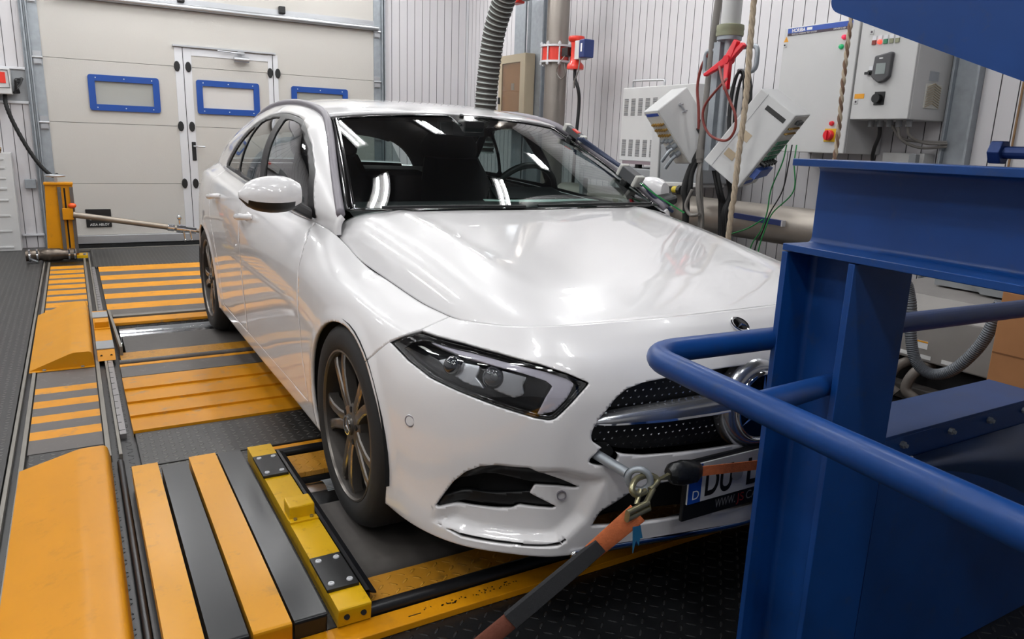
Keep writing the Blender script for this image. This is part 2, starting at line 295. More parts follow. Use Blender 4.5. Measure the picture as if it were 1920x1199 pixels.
# ---------------------------------------------------------------- car body surface (half, X = distance from the centre line)
def _row(nose, zs, ends):
    return [(x, y, z) for (x, y), z in zip(nose, zs)] + ends
_YS = (-0.2, 0.0, 0.2, 0.45, 0.8, 1.2, 1.6, 2.0, 2.4, 2.73, 3.05, 3.3)
def _side(Xs, Zs, tail):
    return [(x, y, z) for x, y, z in zip(Xs, _YS, Zs)] + tail
ROWS = [
 # r0 under edge
 _row([(0,-.76),(.16,-.745),(.31,-.72),(.43,-.70),(.55,-.66),(.64,-.60),(.71,-.53),(.76,-.45),(.79,-.36)], [.17]*9,
   _side([.80,.80,.80,.80,.80,.80,.80,.80,.80,.79,.77,.70], [.17,.165,.16,.155,.155,.155,.155,.16,.165,.18,.22,.25], [(.6,3.4,.27),(.4,3.45,.28),(0,3.46,.28)])),
 _row([(0,-.845),(.16,-.82),(.32,-.79),(.44,-.768),(.57,-.738),(.675,-.665),(.755,-.585),(.81,-.485),(.84,-.37)], [.182,.18,.178,.177,.176,.176,.177,.18,.186],
   _side([.858,.862,.862,.86,.858,.858,.858,.858,.858,.858,.84,.78], [.18,.175,.172,.17,.17,.17,.172,.175,.18,.19,.23,.27], [(.66,3.49,.29),(.42,3.54,.30),(0,3.55,.30)])),
 _row([(0,-.862),(.16,-.84),(.32,-.812),(.45,-.785),(.585,-.748),(.69,-.668),(.775,-.575),(.832,-.465),(.86,-.352)], [.205]*9,
   _side([.872,.878,.878,.876,.874,.874,.874,.874,.874,.874,.855,.80], [.215,.22,.225,.23,.23,.23,.23,.232,.235,.24,.27,.31], [(.68,3.52,.33),(.43,3.57,.34),(0,3.58,.34)])),
 _row([(0,-.858),(.16,-.85),(.31,-.833),(.46,-.80),(.60,-.742),(.70,-.662),(.78,-.568),(.836,-.458),(.865,-.348)], [.31]*9,
   _side([.879,.886,.888,.884,.880,.880,.880,.880,.882,.884,.865,.81], [.32,.325,.33,.335,.335,.335,.337,.34,.34,.345,.37,.39], [(.69,3.54,.41),(.44,3.59,.42),(0,3.60,.42)])),
 _row([(0,-.861),(.16,-.856),(.31,-.84),(.465,-.806),(.605,-.748),(.71,-.668),(.787,-.572),(.84,-.46),(.868,-.348)], [.43]*9,
   _side([.882,.889,.893,.892,.889,.889,.889,.889,.890,.890,.872,.815], [.44,.45,.47,.49,.49,.49,.49,.49,.49,.495,.505,.51], [(.70,3.54,.52),(.45,3.59,.53),(0,3.60,.53)])),
 _row([(0,-.862),(.16,-.857),(.31,-.842),(.465,-.808),(.605,-.752),(.71,-.672),(.787,-.575),(.84,-.46),(.866,-.345)], [.545]*9,
   _side([.880,.888,.893,.896,.896,.896,.896,.896,.896,.895,.872,.81], [.555,.575,.60,.63,.64,.645,.65,.655,.66,.66,.66,.66], [(.70,3.51,.66),(.45,3.555,.66),(0,3.57,.66)])),
 _row([(0,-.847),(.16,-.843),(.31,-.83),(.465,-.80),(.60,-.75),(.70,-.675),(.775,-.58),(.825,-.465),(.85,-.345)], [.64,.64,.638,.634,.628,.624,.622,.625,.632],
   _side([.865,.876,.884,.889,.892,.893,.893,.893,.892,.89,.862,.79], [.65,.67,.70,.74,.75,.765,.78,.795,.81,.82,.82,.82], [(.69,3.46,.82),(.45,3.50,.82),(0,3.51,.82)])),
 _row([(0,-.812),(.16,-.808),(.31,-.798),(.46,-.778),(.59,-.735),(.685,-.665),(.75,-.575),(.795,-.46),(.82,-.34)], [.70,.70,.698,.694,.688,.682,.68,.682,.69],
   _side([.838,.850,.860,.868,.872,.874,.874,.872,.870,.865,.83,.75], [.708,.73,.755,.80,.83,.855,.882,.91,.938,.955,.955,.955], [(.66,3.40,.955),(.44,3.43,.955),(0,3.44,.955)])),
 _row([(0,-.761),(.16,-.758),(.31,-.752),(.455,-.735),(.578,-.697),(.66,-.63),(.715,-.545),(.752,-.44),(.772,-.33)], [.742,.742,.741,.737,.731,.723,.717,.716,.722],
   _side([.788,.802,.814,.832,.845,.848,.847,.843,.836,.824,.79,.70], [.735,.757,.782,.845,.872,.897,.92,.945,.97,.988,.99,.99], [(.63,3.37,.99),(.43,3.39,.99),(0,3.40,.99)])),
 _row([(0,-.705),(.16,-.702),(.31,-.698),(.45,-.682),(.565,-.65),(.635,-.59),(.675,-.51),(.70,-.42),(.712,-.32)], [.773,.773,.774,.774,.770,.763,.756,.749,.751],
   _side([.722,.735,.745,.778,.806,.812,.811,.805,.793,.772,.735,.66], [.758,.782,.805,.885,.910,.930,.955,.981,1.003,1.02,1.025,1.02], [(.60,3.34,1.02),(.42,3.36,1.02),(0,3.37,1.02)])),
]
def crw(t):
    return np.array([-.5*t+t*t-.5*t**3, 1-2.5*t*t+1.5*t**3, .5*t+2*t*t-1.5*t**3, -.5*t*t+.5*t**3])
def dens(P, nu, nv, mirror0=True):
    """dense Catmull-Rom grid from control net P[row][col]; the first column lies on the mirror plane"""
    P = np.array(P, float)
    def up(A, n):
        k = A.shape[0]; first = 2*A[0]-A[1]; last = 2*A[-1]-A[-2]
        B = np.concatenate([first[None], A, last[None]]); out = []
        for i in range(k-1):
            for j in range(n):
                w = crw(j/n); out.append(w[0]*B[i]+w[1]*B[i+1]+w[2]*B[i+2]+w[3]*B[i+3])
        out.append(A[-1]); return np.array(out)
    Q = up(P, nv)
    T = np.swapaxes(Q, 0, 1)
    if mirror0:
        ext = T[1].copy(); ext[:, 0] *= -1; A = np.concatenate([ext[None], T]); S = up(A, nu)[nu:]
    else: S = up(T, nu)
    return np.swapaxes(S, 0, 1)
def grid_mesh(S):
    nr, nc = S.shape[:2]; V = S.reshape(-1, 3)
    F = [(i*nc+j, i*nc+j+1, (i+1)*nc+j+1, (i+1)*nc+j) for i in range(nr-1) for j in range(nc-1)]
    return V, F
LOW = dens(ROWS, 14, 7)
_ZC = [(-.705,.773),(-.66,.786),(-.6,.802),(-.5,.826),(-.4,.847),(-.2,.884),(0,.917),(.2,.946),(.33,.964)]
def interp(tab, y): 
    a = np.array(tab); return np.interp(y, a[:, 0], a[:, 1])
def smooth_tab(tab):
    c = np.array(cr([(a, b, 0) for a, b in tab], 12)); return [(p[0], p[1]) for p in c]
ZC = smooth_tab(_ZC)
# hood: cross sections between the seam (upper edge of LOW) and the centre line
def hood_grid(nt=90, nu=36):
    seam = cr([(.0,-.705,.773),(.08,-.704,.773),(.16,-.702,.773),(.31,-.698,.774),(.45,-.682,.774),(.565,-.65,.770),(.635,-.59,.763),(.675,-.51,.756),(.70,-.42,.749),(.712,-.32,.751),(.722,-.2,.758),(.735,0,.782),(.745,.2,.805),(.752,.3,.823),(.757,.38,.848),(.760,.445,.872),(.755,.48,.888)], 8)
    s = np.array(seam); out = []
    ys = np.concatenate([np.linspace(-.7045, -.60, 26), np.linspace(-.59, .474, 66)])
    # seam y is monotone
    for y in ys:
        X = np.interp(y, s[:, 1], s[:, 0]); zs = np.interp(y, s[:, 1], s[:, 2])
        row = []
        for i in range(nu+1):
            u = 1-(1-i/nu)**1.6
            yb = y-0.11*(1-u*u)*max(0, (y-.0)/.442)**2    # rear edge bows forward at the centre
            zc = interp(ZC, yb); k = .008*u*u; dz = zc-k-zs
            z = zc-k-dz*(.12*u**4+.88*u**16) if dz > 0 else zc-(zc-zs)*u**2
            z += .006*math.exp(-((u-.72)/.05)**2)*np.clip((y+.6)/.3, 0, 1)
            row.append((X*u, yb, z))
        out.append(row)
    return np.array(out)
HOOD = hood_grid()
# greenhouse side: belt to roof rail
RAIL = cr([(.752,.42,.945),(.71,.60,1.035),(.667,.78,1.135),(.628,.94,1.222),(.597,1.10,1.297),(.583,1.3,1.337),(.578,1.55,1.362),(.572,1.85,1.372),(.565,2.15,1.366),(.555,2.45,1.341),(.54,2.75,1.301),(.515,3.0,1.258),(.49,3.2,1.218)], 10)
BELT = LOW[-1]
def green_grid(n=110, m=26):
    R_ = np.array(RAIL); B = BELT[BELT[:, 1] > .3]; B = B[:np.argmax(B[:, 1])+1] if False else B
    sel = [b for b in B if b[0] > .6]; B = np.array(sel); out = []
    ys = np.linspace(.405, 3.2, n)
    for y in ys:
        b = V3(np.interp(y, B[:, 1], B[:, 0]), y, np.interp(y, B[:, 1], B[:, 2]))
        r = V3(np.interp(y, R_[:, 1], R_[:, 0]), y, np.interp(y, R_[:, 1], R_[:, 2]))
        row = []
        for j in range(m+1):
            t = j/m; p = b+(r-b)*t; h = np.linalg.norm(r-b)
            bl = .11*h*math.sin(math.pi*t)*(1 if t < .5 else 1)+.02*h*math.sin(math.pi*t**3)
            p = p+V3(bl, 0, bl*.35); row.append(p)
        out.append(row)
    return np.swapaxes(np.array(out), 0, 1)
GREEN = green_grid()
_RC = smooth_tab([(1.02,1.328),(1.12,1.35),(1.26,1.373),(1.5,1.397),(1.8,1.412),(2.1,1.412),(2.4,1.397),(2.7,1.364),(3.0,1.315),(3.25,1.267)])
def roof_grid(n=60, m=30):
    R_ = np.array(RAIL); out = []
    for i in range(n+1):
        t = i/n; row = []
        for j in range(m+1):
            u = j/m; y = (1.02+.08*u*u)*(1-t)+(3.25-.06*u*u)*t
            r = V3(np.interp(y, R_[:, 1], R_[:, 0]), y, np.interp(y, R_[:, 1], R_[:, 2]))
            zc = interp(_RC, y); row.append((r[0]*u, y, zc-(zc-r[2])*(.35*u**2+.65*u**4)))
        out.append(row)
    return np.array(out)
ROOF = roof_grid()
def ws_grid(n=40, m=30):
    out = []
    for i in range(n+1):
        t = i/n; row = []
        for j in range(m+1):
            u = j/m
            b = V3(.728*u, .315+.12*u**2.2, .958); tp = V3(.572*u, 1.02+.085*u*u, 1.326-.032*u**2.2)
            p = b+(tp-b)*t; p = p+V3(0, -.02, .035)*math.sin(math.pi*t)*(1-.75*u*u); row.append(p)
        out.append(row)
    return np.array(out)
WS = ws_grid()
def clip(V, F, s):
    """keep the part of a mesh where s >= 0, cutting faces along s = 0"""
    V = np.asarray(V, float); pos = s >= 0; newV = []; idx = {}; cut = {}; out = []
    def vid(i):
        if i not in idx: idx[i] = len(newV); newV.append(V[i])
        return idx[i]
    def eid(a, b):
        k = (a, b) if a < b else (b, a)
        if k not in cut:
            t = s[a]/(s[a]-s[b]); cut[k] = len(newV); newV.append(V[a]+(V[b]-V[a])*t)
        return cut[k]
    for f in F:
        p = [pos[i] for i in f]
        if all(p): out.append([vid(i) for i in f]); continue
        if not any(p): continue
        q = []
        for a, b in zip(f, list(f[1:])+[f[0]]):
            if pos[a]: q.append(vid(a))
            if pos[a] != pos[b]: q.append(eid(a, b))
        if len(q) >= 3: out.append(q)
    return np.array(newV) if newV else np.zeros((0, 3)), out
def sdf(P, poly):
    """signed distance of 2-D points to a polygon, positive inside"""
    P = np.asarray(P, float); Q = np.asarray(poly, float); d = np.full(len(P), 1e9); ins = np.zeros(len(P), bool)
    for a, b in zip(Q, np.roll(Q, -1, 0)):
        e = b-a; w = P-a; t = np.clip((w@e)/(e@e+1e-12), 0, 1); d = np.minimum(d, np.hypot(*(w-t[:, None]*e).T))
        c = ((a[1] <= P[:, 1]) & (b[1] > P[:, 1])) | ((b[1] <= P[:, 1]) & (a[1] > P[:, 1]))
        xi = a[0]+(P[:, 1]-a[1])/((b[1]-a[1]) if b[1] != a[1] else 1e-9)*e[0]
        ins ^= c & (P[:, 0] < xi)
    return np.where(ins, d, -d)
def normals(S):
    du = np.gradient(S, axis=1); dv = np.gradient(S, axis=0); n = np.cross(du, dv)
    return n/(np.linalg.norm(n, axis=2, keepdims=True)+1e-12)
# ---------------------------------------------------------------- the car
def build_car():
    root = thing('car', 'white five-door hatchback strapped down on the roller bed, nose to the camera', 'car', (0, 1.36, 0))
    HLp = [(.843,.671),(.821,.695),(.798,.708),(.782,.712),(.764,.711),(.731,.712),(.686,.708),(.619,.694),(.564,.674),(.518,.652),(.543,.625),(.563,.601),(.596,.564),(.609,.560),(.636,.564),(.708,.585),(.777,.608),(.814,.623),(.834,.645)]
    GRh = [(.0,.657),(.113,.659),(.268,.656),(.378,.647),(.426,.634),(.455,.613),(.477,.584),(.495,.562),(.509,.535),(.512,.517),(.507,.503),(.487,.488),(.46,.474),(.419,.461),(.369,.453),(.257,.447),(.105,.44),(0,.436)]
    GR = GRh+[(-x, z) for x, z in GRh[-2:0:-1]]
    INA = [(.817,.23),(.807,.272),(.793,.317),(.78,.359),(.76,.398),(.736,.421),(.707,.431),(.643,.433),(.615,.414),(.556,.39),(.503,.363),(.51,.36),(.558,.367),(.613,.369),(.621,.347),(.588,.328),(.549,.305),(.566,.303),(.641,.307),(.655,.295),(.683,.289),(.762,.281),(.81,.267)]
    INB = [(.811,.228),(.761,.216),(.692,.215),(.591,.219),(.561,.224),(.544,.24),(.547,.225),(.564,.211),(.599,.208),(.691,.204),(.764,.204)]
    INC = [(.817,.23),(.807,.272),(.793,.317),(.76,.398),(.713,.431),(.572,.434),(.459,.403),(.478,.355),(.497,.282),(.543,.232),(.56,.215),(.599,.209),(.692,.206),(.761,.208),(.81,.222)]
    LWh = [(0,.366),(.264,.372),(.341,.369),(.399,.354),(.471,.307),(.488,.264),(.391,.255),(.254,.252),(0,.243)]
    LW = LWh+[(-x, z) for x, z in LWh[-2:0:-1]]
    TOW = [(.515,.451),(.501,.468),(.485,.487),(.459,.484),(.436,.461),(.44,.446),(.457,.435),(.485,.436),(.503,.441)]
    S = dens(ROWS, 20, 13); N = normals(S)
    if N[65, 300, 0] < 0: N = -N
    P = S.reshape(-1, 3).copy(); Nn = N.reshape(-1, 3)
    # sculpted recess round the lower inlets
    nose = (P[:, 1] < -.3)
    d = sdf(P[:, [0, 2]], INC); d[~nose] = -1; k = np.clip(d/.035, 0, 1); k = k*k*(3-2*k); P -= Nn*(.03*k)[:, None]
    # flared arch lips
    for yc in (0, 2.729):
        r = np.hypot(P[:, 1]-yc, P[:, 2]-.315); k = np.clip(1-(r-.342)/.05, 0, 1)*(r > .25)*(P[:, 0] > .78)*(P[:, 2] > .2); P[:, 0] += .006*k*k*(3-2*k)
    # shoulder crease
    V6 = np.concatenate([P, Nn], 1); F = grid_mesh(S)[1]
    arch = lambda v, R: np.where(v[:, 0] > .5, np.minimum(np.hypot(v[:, 1], v[:, 2]-.315)-R, np.hypot(v[:, 1]-2.729, v[:, 2]-.315)-R), 1.0)
    BUMP = [(-2,-1),(-.2,-1),(-.2,.59),(-.297,.671),(-.36,.712),(-.386,.75),(-.40,1.2),(-2,1.2)]
    SE1 = [(.44,.26),(.45,.33),(.472,.43),(.478,.525),(.480,.709),(.495,.792),(.53,.84),(.587,.879),(.62,.93),(.7,1.2)]
    FD = SE1+[(1.62,1.2),(1.585,1.0),(1.57,.85),(1.555,.67),(1.56,.5),(1.56,.26)]
    RD = [(1.56,.26),(1.56,.5),(1.555,.67),(1.57,.85),(1.585,1.0),(1.62,1.2),(2.5,1.2),(2.44,1.0),(2.45,.86),(2.42,.74),(2.33,.62),(2.26,.48),(2.24,.26)]
    REAR = [(3.02,.0),(3.02,.5),(3.1,.62),(3.2,.66),(4,.66),(4,0)]
    w = .0022
    def emit(name, v6, f, m, sgn, off=0.0, par=root, solid=.012, smooth=180):
        if not len(f): return None
        g = G(); v = v6[:, :3]-v6[:, 3:]*off; v = v.copy(); v[:, 0] *= sgn
        f2 = [list(q) for q in f]
        if sgn > 0: f2 = [q[::-1] for q in f2]
        g.add(v, f2); return obj(name, g, m, par, smooth=40 if solid else 180, solid=solid)
    yz = lambda v: v[:, [1, 2]]; xz = lambda v: v[:, [0, 2]]
    def both(name, v6, f, m, off=0.0, par=root, solid=.012, inner=None):
        g = G(); v = v6[:, :3]-v6[:, 3:]*off; n = len(v); a = v*np.array([-1, 1, 1])
        g.add(a, f); g.add(v, [list(q)[::-1] for q in f]); 
        return obj(name, g, m, par, smooth=60, solid=solid, weld=2e-4, inner=inner)
    # orientation: make mirrored (-X) copy face outward with f as given
    a, b, c = [P[i]*np.array([-1, 1, 1]) for i in F[4000][:3]]; nn = np.cross(b-a, c-a)
    if np.dot(nn, Nn[F[4000][0]]*np.array([-1, 1, 1])) < 0: F = [q[::-1] for q in F]
    va, fa = clip(V6, F, arch(V6, .342))
    # front bumper with its openings
    vb, fb = clip(va, fa, sdf(yz(va), BUMP)-w)
    fr = lambda v, poly, o=0.0: np.where(v[:, 1] < -.2, sdf(xz(v), poly)+o, -1.0)
    hv, hf = clip(vb, fb, fr(vb, HLp, -.002)); gv, gf = clip(vb, fb, fr(vb, GR)); iv, if_ = clip(vb, fb, fr(vb, INA)); lv, lf = clip(vb, fb, fr(vb, LW)); bv, bf = clip(vb, fb, fr(vb, INB)); tv, tf = clip(vb, fb, fr(vb, TOW))
    vv, ff = vb, fb
    for poly in (HLp, GR, INA, INB, LW):
        vv, ff = clip(vv, ff, -fr(vv, poly, .002 if poly is HLp else 0))
    vR, fR = clip(vv, ff, -fr(vv, TOW))
    g = G(); g.add(vR[:, :3]*np.array([-1, 1, 1]), fR); g.add(vv[:, :3], [list(q)[::-1] for q in ff])
    bump = obj('front_bumper', g, M['white'], root, smooth=50, solid=.012, weld=2e-4)
    # rest of the lower body
    vo, fo = clip(va, fa, -sdf(yz(va), BUMP)-w)
    sd = lambda v, poly: np.where(v[:, 0] > .5, sdf(yz(v), poly), -1.0)
    vd, fd = clip(vo, fo, sd(vo, FD)-w); vr, fr_ = clip(vo, fo, sd(vo, RD)-w)
    vx, fx = clip(vo, fo, -sd(vo, FD)-w); vx, fx = clip(vx, fx, -sd(vx, RD)-w)
    both('body_shell', vx, fx, M['white'])
    for sg in (-1, 1):
        doors = []
        for nm, v_, f_, yh, zh in (('door', vd, fd, 1.42, .838), ('door', vr, fr_, 2.24, .868)):
            D = emit(nm, v_, f_, M['white'], sg); doors.append(D)
            # handle with finger dish
            x = .884*sg; g = G(); pts = [(x-.004*sg, yh-.115, zh+.012), (x+.026*sg, yh-.085, zh+.010), (x+.034*sg, yh, zh), (x+.028*sg, yh+.08, zh-.004), (x-.004*sg, yh+.11, zh-.006)]
            g.tube(cr(pts, 5), [.010]+[.014]*19+[.010], 10); obj('door_handle', g, M['white'], D, smooth=60)
            g = G(); g.ball((x-.010*sg, yh-.01, zh-.004), 1, nu=18, nv=8, sc=(.014, .07, .03)); obj('handle_dish', g, M['white'], D, smooth=180)
    # hood
    Hn = normals(HOOD); Hn = Hn if Hn[30, 3, 2] > 0 else -Hn
    H6 = np.concatenate([HOOD.reshape(-1, 3), Hn.reshape(-1, 3)], 1); HF = grid_mesh(HOOD)[1]
    HV = H6.copy(); HV[:, 0] *= .9965; HV[:, 1] = np.where(HV[:, 1] < -.5, HV[:, 1]+.0025, HV[:, 1])
    a, b, c = [HV[i, :3]*np.array([-1, 1, 1]) for i in HF[500][:3]]
    if np.cross(b-a, c-a)[2] < 0: HF = [q[::-1] for q in HF]
    both('hood', HV, HF, M['white'], solid=.010)
    # greenhouse
    Gn = normals(GREEN); Gn = Gn if Gn[10, 50, 0] > 0 else -Gn
    G6 = np.concatenate([GREEN.reshape(-1, 3), Gn.reshape(-1, 3)], 1); GF = grid_mesh(GREEN)[1]
    a, b, c = [G6[i, :3]*np.array([-1, 1, 1]) for i in GF[500][:3]]
    if np.dot(np.cross(b-a, c-a), G6[GF[500][0], 3:]*np.array([-1, 1, 1])) < 0: GF = [q[::-1] for q in GF]
    DLO = [(.59,.912),(.775,1.075),(.966,1.178),(1.12,1.243),(1.25,1.28),(1.377,1.302),(1.56,1.318),(1.70,1.321),(1.89,1.310),(2.07,1.275),(2.2,1.22),(2.38,1.11),(2.49,1.03),(2.46,1.013),(2.2,1.003),(1.8,.985),(1.32,.955),(.94,.93),(.7,.917)]
    GL1 = [(.715,.935),(.74,.985),(.82,1.068),(.98,1.16),(1.12,1.222),(1.28,1.268),(1.40,1.284),(1.515,1.29),(1.385,.975),(1.0,.947)]
    GL2 = [(1.50,.988),(1.60,1.24),(1.63,1.296),(1.75,1.298),(1.90,1.285),(1.96,1.268),(1.985,1.2),(2.02,1.02),(1.9,1.005)]
    GL3 = [(2.05,1.02),(2.02,1.16),(2.0,1.255),(2.08,1.235),(2.2,1.165),(2.34,1.075),(2.41,1.03)]
    gy = lambda v, poly, o=0.0: sdf(v[:, [1, 2]], poly)+o
    v1, f1 = clip(G6, GF, -gy(G6, DLO)); both('pillar_panel', v1, f1, M['white'], solid=.02, inner=M['inside'])
    v2, f2 = clip(G6, GF, gy(G6, DLO)); sur = v2, f2
    for poly in (GL1, GL2, GL3): v2, f2 = clip(v2, f2, -gy(v2, poly))
    for sg in (-1, 1): emit('window_surround', v2, f2, M['surround'], sg, off=.004, solid=.006)
    for sg in (-1, 1):
        for poly in (GL1, GL2, GL3):
            v3, f3 = clip(sur[0], sur[1], gy(sur[0], poly, .004)); emit('side_window', v3, f3, GLASS_S, sg, off=.008, solid=0)
        bl = [(BELT[i][0]*sg+.004*sg, BELT[i][1], BELT[i][2]+.012) for i in range(len(BELT)) if .62 < BELT[i][1] < 2.46 and BELT[i][0] > .6]
        g = G(); g.tube(bl, .009, 8); obj('window_trim', g, M['chrome'], root, smooth=180)
        # roof seam strip
        g = G(); rl = [(p[0]*sg, p[1]-.004, p[2]+.002) for p in RAIL if p[1] < 3.1]; g.tube(rl, .016, 8); obj('roof_strip', g, M['trimg'], root, smooth=180)
    # roof, rear
    RF = grid_mesh(ROOF)[1]; Rn = normals(ROOF); Rn = Rn if Rn[20, 3, 2] > 0 else -Rn
    R6 = np.concatenate([ROOF.reshape(-1, 3), Rn.reshape(-1, 3)], 1)
    a, b, c = [R6[i, :3]*np.array([-1, 1, 1]) for i in RF[500][:3]]
    if np.cross(b-a, c-a)[2] < 0: RF = [q[::-1] for q in RF]
    both('roof', R6, RF, M['white'], solid=.012, inner=M['inside'])
    both('headliner', R6, RF, M['seat'], off=.035, solid=0)
    g = G(); top = [ROOF[-1][j] for j in range(0, 31, 3)]; bot = [(.62*min(1, j/10*1.0), 3.36-.10*(j/10)**2, 1.02) for j in range(11)]
    def strip(g, A, B, lo, hi, m, sgn):
        for j in range(len(A)-1):
            q = []
            for (P_, t) in ((A[j], lo), (A[j+1], lo), (A[j+1], hi), (A[j], hi)):
                i = j if P_ is A[j] else j+1; p = np.array(A[i])*(1-t)+np.array(B[i])*t; q.append((p[0]*sgn, p[1], p[2]))
            g.add(q, [(0, 1, 2, 3)], m)
    for sgn in (-1, 1): strip(g, top, bot, 0, .1, 0, sgn); strip(g, top, bot, .9, 1, 0, sgn)
    obj('tailgate', g, M['white'], root, solid=.02, inner=M['inside'])
    g = G()
    for sgn in (-1, 1): strip(g, top, bot, .1, .9, 0, sgn)
    obj('rear_window', g, GLASS_S, root)
    # windscreen
    WF = grid_mesh(WS)[1]; Wn = normals(WS); Wn = Wn if Wn[20, 3, 2] > 0 else -Wn
    W6 = np.concatenate([WS.reshape(-1, 3), Wn.reshape(-1, 3)], 1); nr, nc = WS.shape[:2]
    uu = np.tile(np.linspace(0, 1, nc), nr); tt = np.repeat(np.linspace(0, 1, nr), nc)
    sc = np.minimum(np.minimum((.955-uu)*.65, (.965-tt)*.8), (tt-.018)*.8)
    sc = np.where((uu < .12) & (tt > .80), np.minimum(sc, -.001), sc)
    W7 = np.concatenate([W6, sc[:, None]], 1)
    v, f = clip(W7, WF, sc); both('windscreen', v[:, :6], f, GLASS_W, solid=0)
    v, f = clip(W7, WF, -sc); both('windscreen_border', v[:, :6], f, M['frit'], solid=.004)
    # headlights
    for sg in (-1, 1):
        L = emit('headlight', hv, hf, GLASS_C, sg, off=.001, solid=0); L['label'] = 'clear headlight cover'
        emit('lamp_housing', hv, hf, M['hlin'], sg, off=.045, par=L, solid=.002)
        def piece(nm, poly, off, m, solid=.006):
            v_, f_ = clip(hv, hf, sdf(xz(hv), poly)); return emit(nm, v_, f_, m, sg, off=off, par=L, solid=solid)
        DRL = [(.79,.703),(.758,.703),(.716,.702),(.669,.693),(.608,.679),(.565,.665),(.551,.650),(.569,.615),(.596,.582),(.618,.574),(.634,.571),(.617,.614),(.600,.645),(.613,.657),(.656,.672),(.72,.688),(.757,.695)]
        piece('daylight_strip', DRL, .010, M['drl'], .012)
        R1 = [(.797,.671),(.777,.683),(.734,.682),(.75,.648),(.736,.621),(.771,.629),(.788,.647)]; R2 = [(.726,.673),(.711,.680),(.653,.664),(.664,.640),(.662,.617),(.682,.606),(.717,.620),(.729,.640)]
        piece('reflector', R1, .022, M['lens'], .012); piece('reflector', R2, .022, M['lens'], .012)
        for (x, y, z, r) in ((.764, -.565, .658, .026), (.695, -.655, .645, .030)):
            g = G(); g.ball((x*sg, y+.030, z), r, nu=20, nv=12); obj('lamp_lens', g, M['proj'], L, smooth=180)
        piece('marker', [(.81,.690),(.801,.693),(.793,.688),(.80,.682)], .020, M['sensor'], .004)
        # bezel line round the lamp
        rim_v, rim_f = clip(hv, hf, .010-sdf(xz(hv), HLp)); emit('lamp_bezel', rim_v, rim_f, M['frit'], sg, off=.006, par=L, solid=.004)
        # lower inlet
        I = emit('side_inlet', iv, if_, M['dark'], sg, off=.05, solid=.004)
        for poly in ([(.817,.30),(.79,.36),(.76,.405),(.71,.425),(.645,.428),(.615,.41),(.556,.386),(.51,.363),(.558,.366),(.613,.372),(.69,.384),(.77,.372)], [(.82,.235),(.812,.30),(.76,.318),(.69,.325),(.62,.344),(.588,.329),(.551,.307),(.566,.305),(.64,.309),(.66,.298),(.76,.288)]):
            v_, f_ = clip(iv, if_, sdf(xz(iv), poly)); emit('inlet_vane', v_, f_, M['black'], sg, off=.014, par=I, solid=.012)
        emit('inlet_slot', bv, bf, M['dark'], sg, off=.012, solid=.002)
        g = G(); c = np.array([.845*sg, -.447, .492]); n = nrm((.86*sg, -.5, 0)); g.cyl(c-n*.006, c+n*.0035, .0125, 20, 0); g.lathe([(.0125, .002), (.0165, .0025), (.0175, 0)], c, n, 20)
        ps = obj('parking_sensor', g, M['white'], bump, smooth=30); u1, v1, _ = frame(n); g = G(); g.tube([c+n*.002+.0148*(math.cos(t)*u1+math.sin(t)*v1) for t in [2*math.pi*i/24 for i in range(24)]], .0016, 6, closed=True); obj('sensor_ring', g, M['trimg'], bump)
        g = G(); c = np.array([.553*sg, -.768+.028, .345]); n = nrm((.45*sg, -.9, 0)); g.lathe([(.010, .003), (.0125, .004), (.0125, -.01)], c, n, 20); obj('parking_sensor', g, M['trimg'], bump, smooth=30)
    # grille
    g = G(); yf = lambda x: np.interp(abs(x), [0,.16,.31,.465,.605], [-.862,-.857,-.842,-.808,-.752])
    k = 0
    for iz in range(12):
        for ix in range(-24, 25):
            x = ix*.0215+(iz % 2)*.01075; z = .447+iz*.0175
            if sdf(np.array([[x, z]]), GR)[0] > .010 and math.hypot(x, z-.544) > .11: g.add([(x, yf(x)+.022, z+.0035), (x-.004, yf(x)+.026, z), (x, yf(x)+.026, z-.0035), (x+.004, yf(x)+.026, z)], [(0, 1, 2), (0, 2, 3)])
    vg = gv[:, :3]-gv[:, 3:]*.045; k0 = len(g.f); g.m = [1]*k0; g.add(vg*np.array([-1, 1, 1]), gf, 0); g.add(vg, [list(q)[::-1] for q in gf], 0); gri = obj('grille', g, [M['black'], M['chrome']], root, smooth=40)
    g = G(); g2 = G(); n = 44; lo = []; up = []
    for i in range(n+1):
        x = -.503+1.006*i/n; e = math.sqrt(max(0, 1-(abs(x)/.506)**6)); yy = yf(x)
        zt = .560+(.030-.018*(abs(x)/.5)**2)*e; zb = .549-.012*e; zm = zb+.011*e
        up.append([(x, yy+.035, zt), (x, yy+.004, zt-.002), (x, yy-.006*e, (zt+zm)/2), (x, yy-.004*e, zm)]); lo.append([(x, yy-.004*e, zm), (x, yy-.006*e, (zm+zb)/2), (x, yy+.004, zb), (x, yy+.035, zb)])
    for arr, gg in ((up, g), (lo, g2)):
        vs = [p for r in arr for p in r]; gg.add(vs, [(i*4+j, i*4+j+1, (i+1)*4+j+1, (i+1)*4+j) for i in range(n) for j in range(3)])
    obj('grille_bar', g, M['silver'], gri, smooth=60); obj('grille_chrome_edge', g2, M['chrome'], gri, smooth=60)
    c = np.array([0, -.866, .544]); ax = (0, -1, .06)
    g = G(); g.lathe([(.128, -.05), (.126, -.02), (.117, -.006), (.104, .002), (.098, .0)], c, ax, 48); obj('star_surround', g, M['silver'], gri, smooth=60)
    E = obj('grille_emblem', G().lathe([(.098, .0), (.097, .010), (.091, .014), (.086, .010), (.085, .002)], c, ax, 48), M['chrome'], gri, smooth=60)
    obj('emblem_disc', G().lathe([(.086, .004), (.04, .006), (.0005, .0065)], c, ax, 48), M['frit'], E, smooth=60)
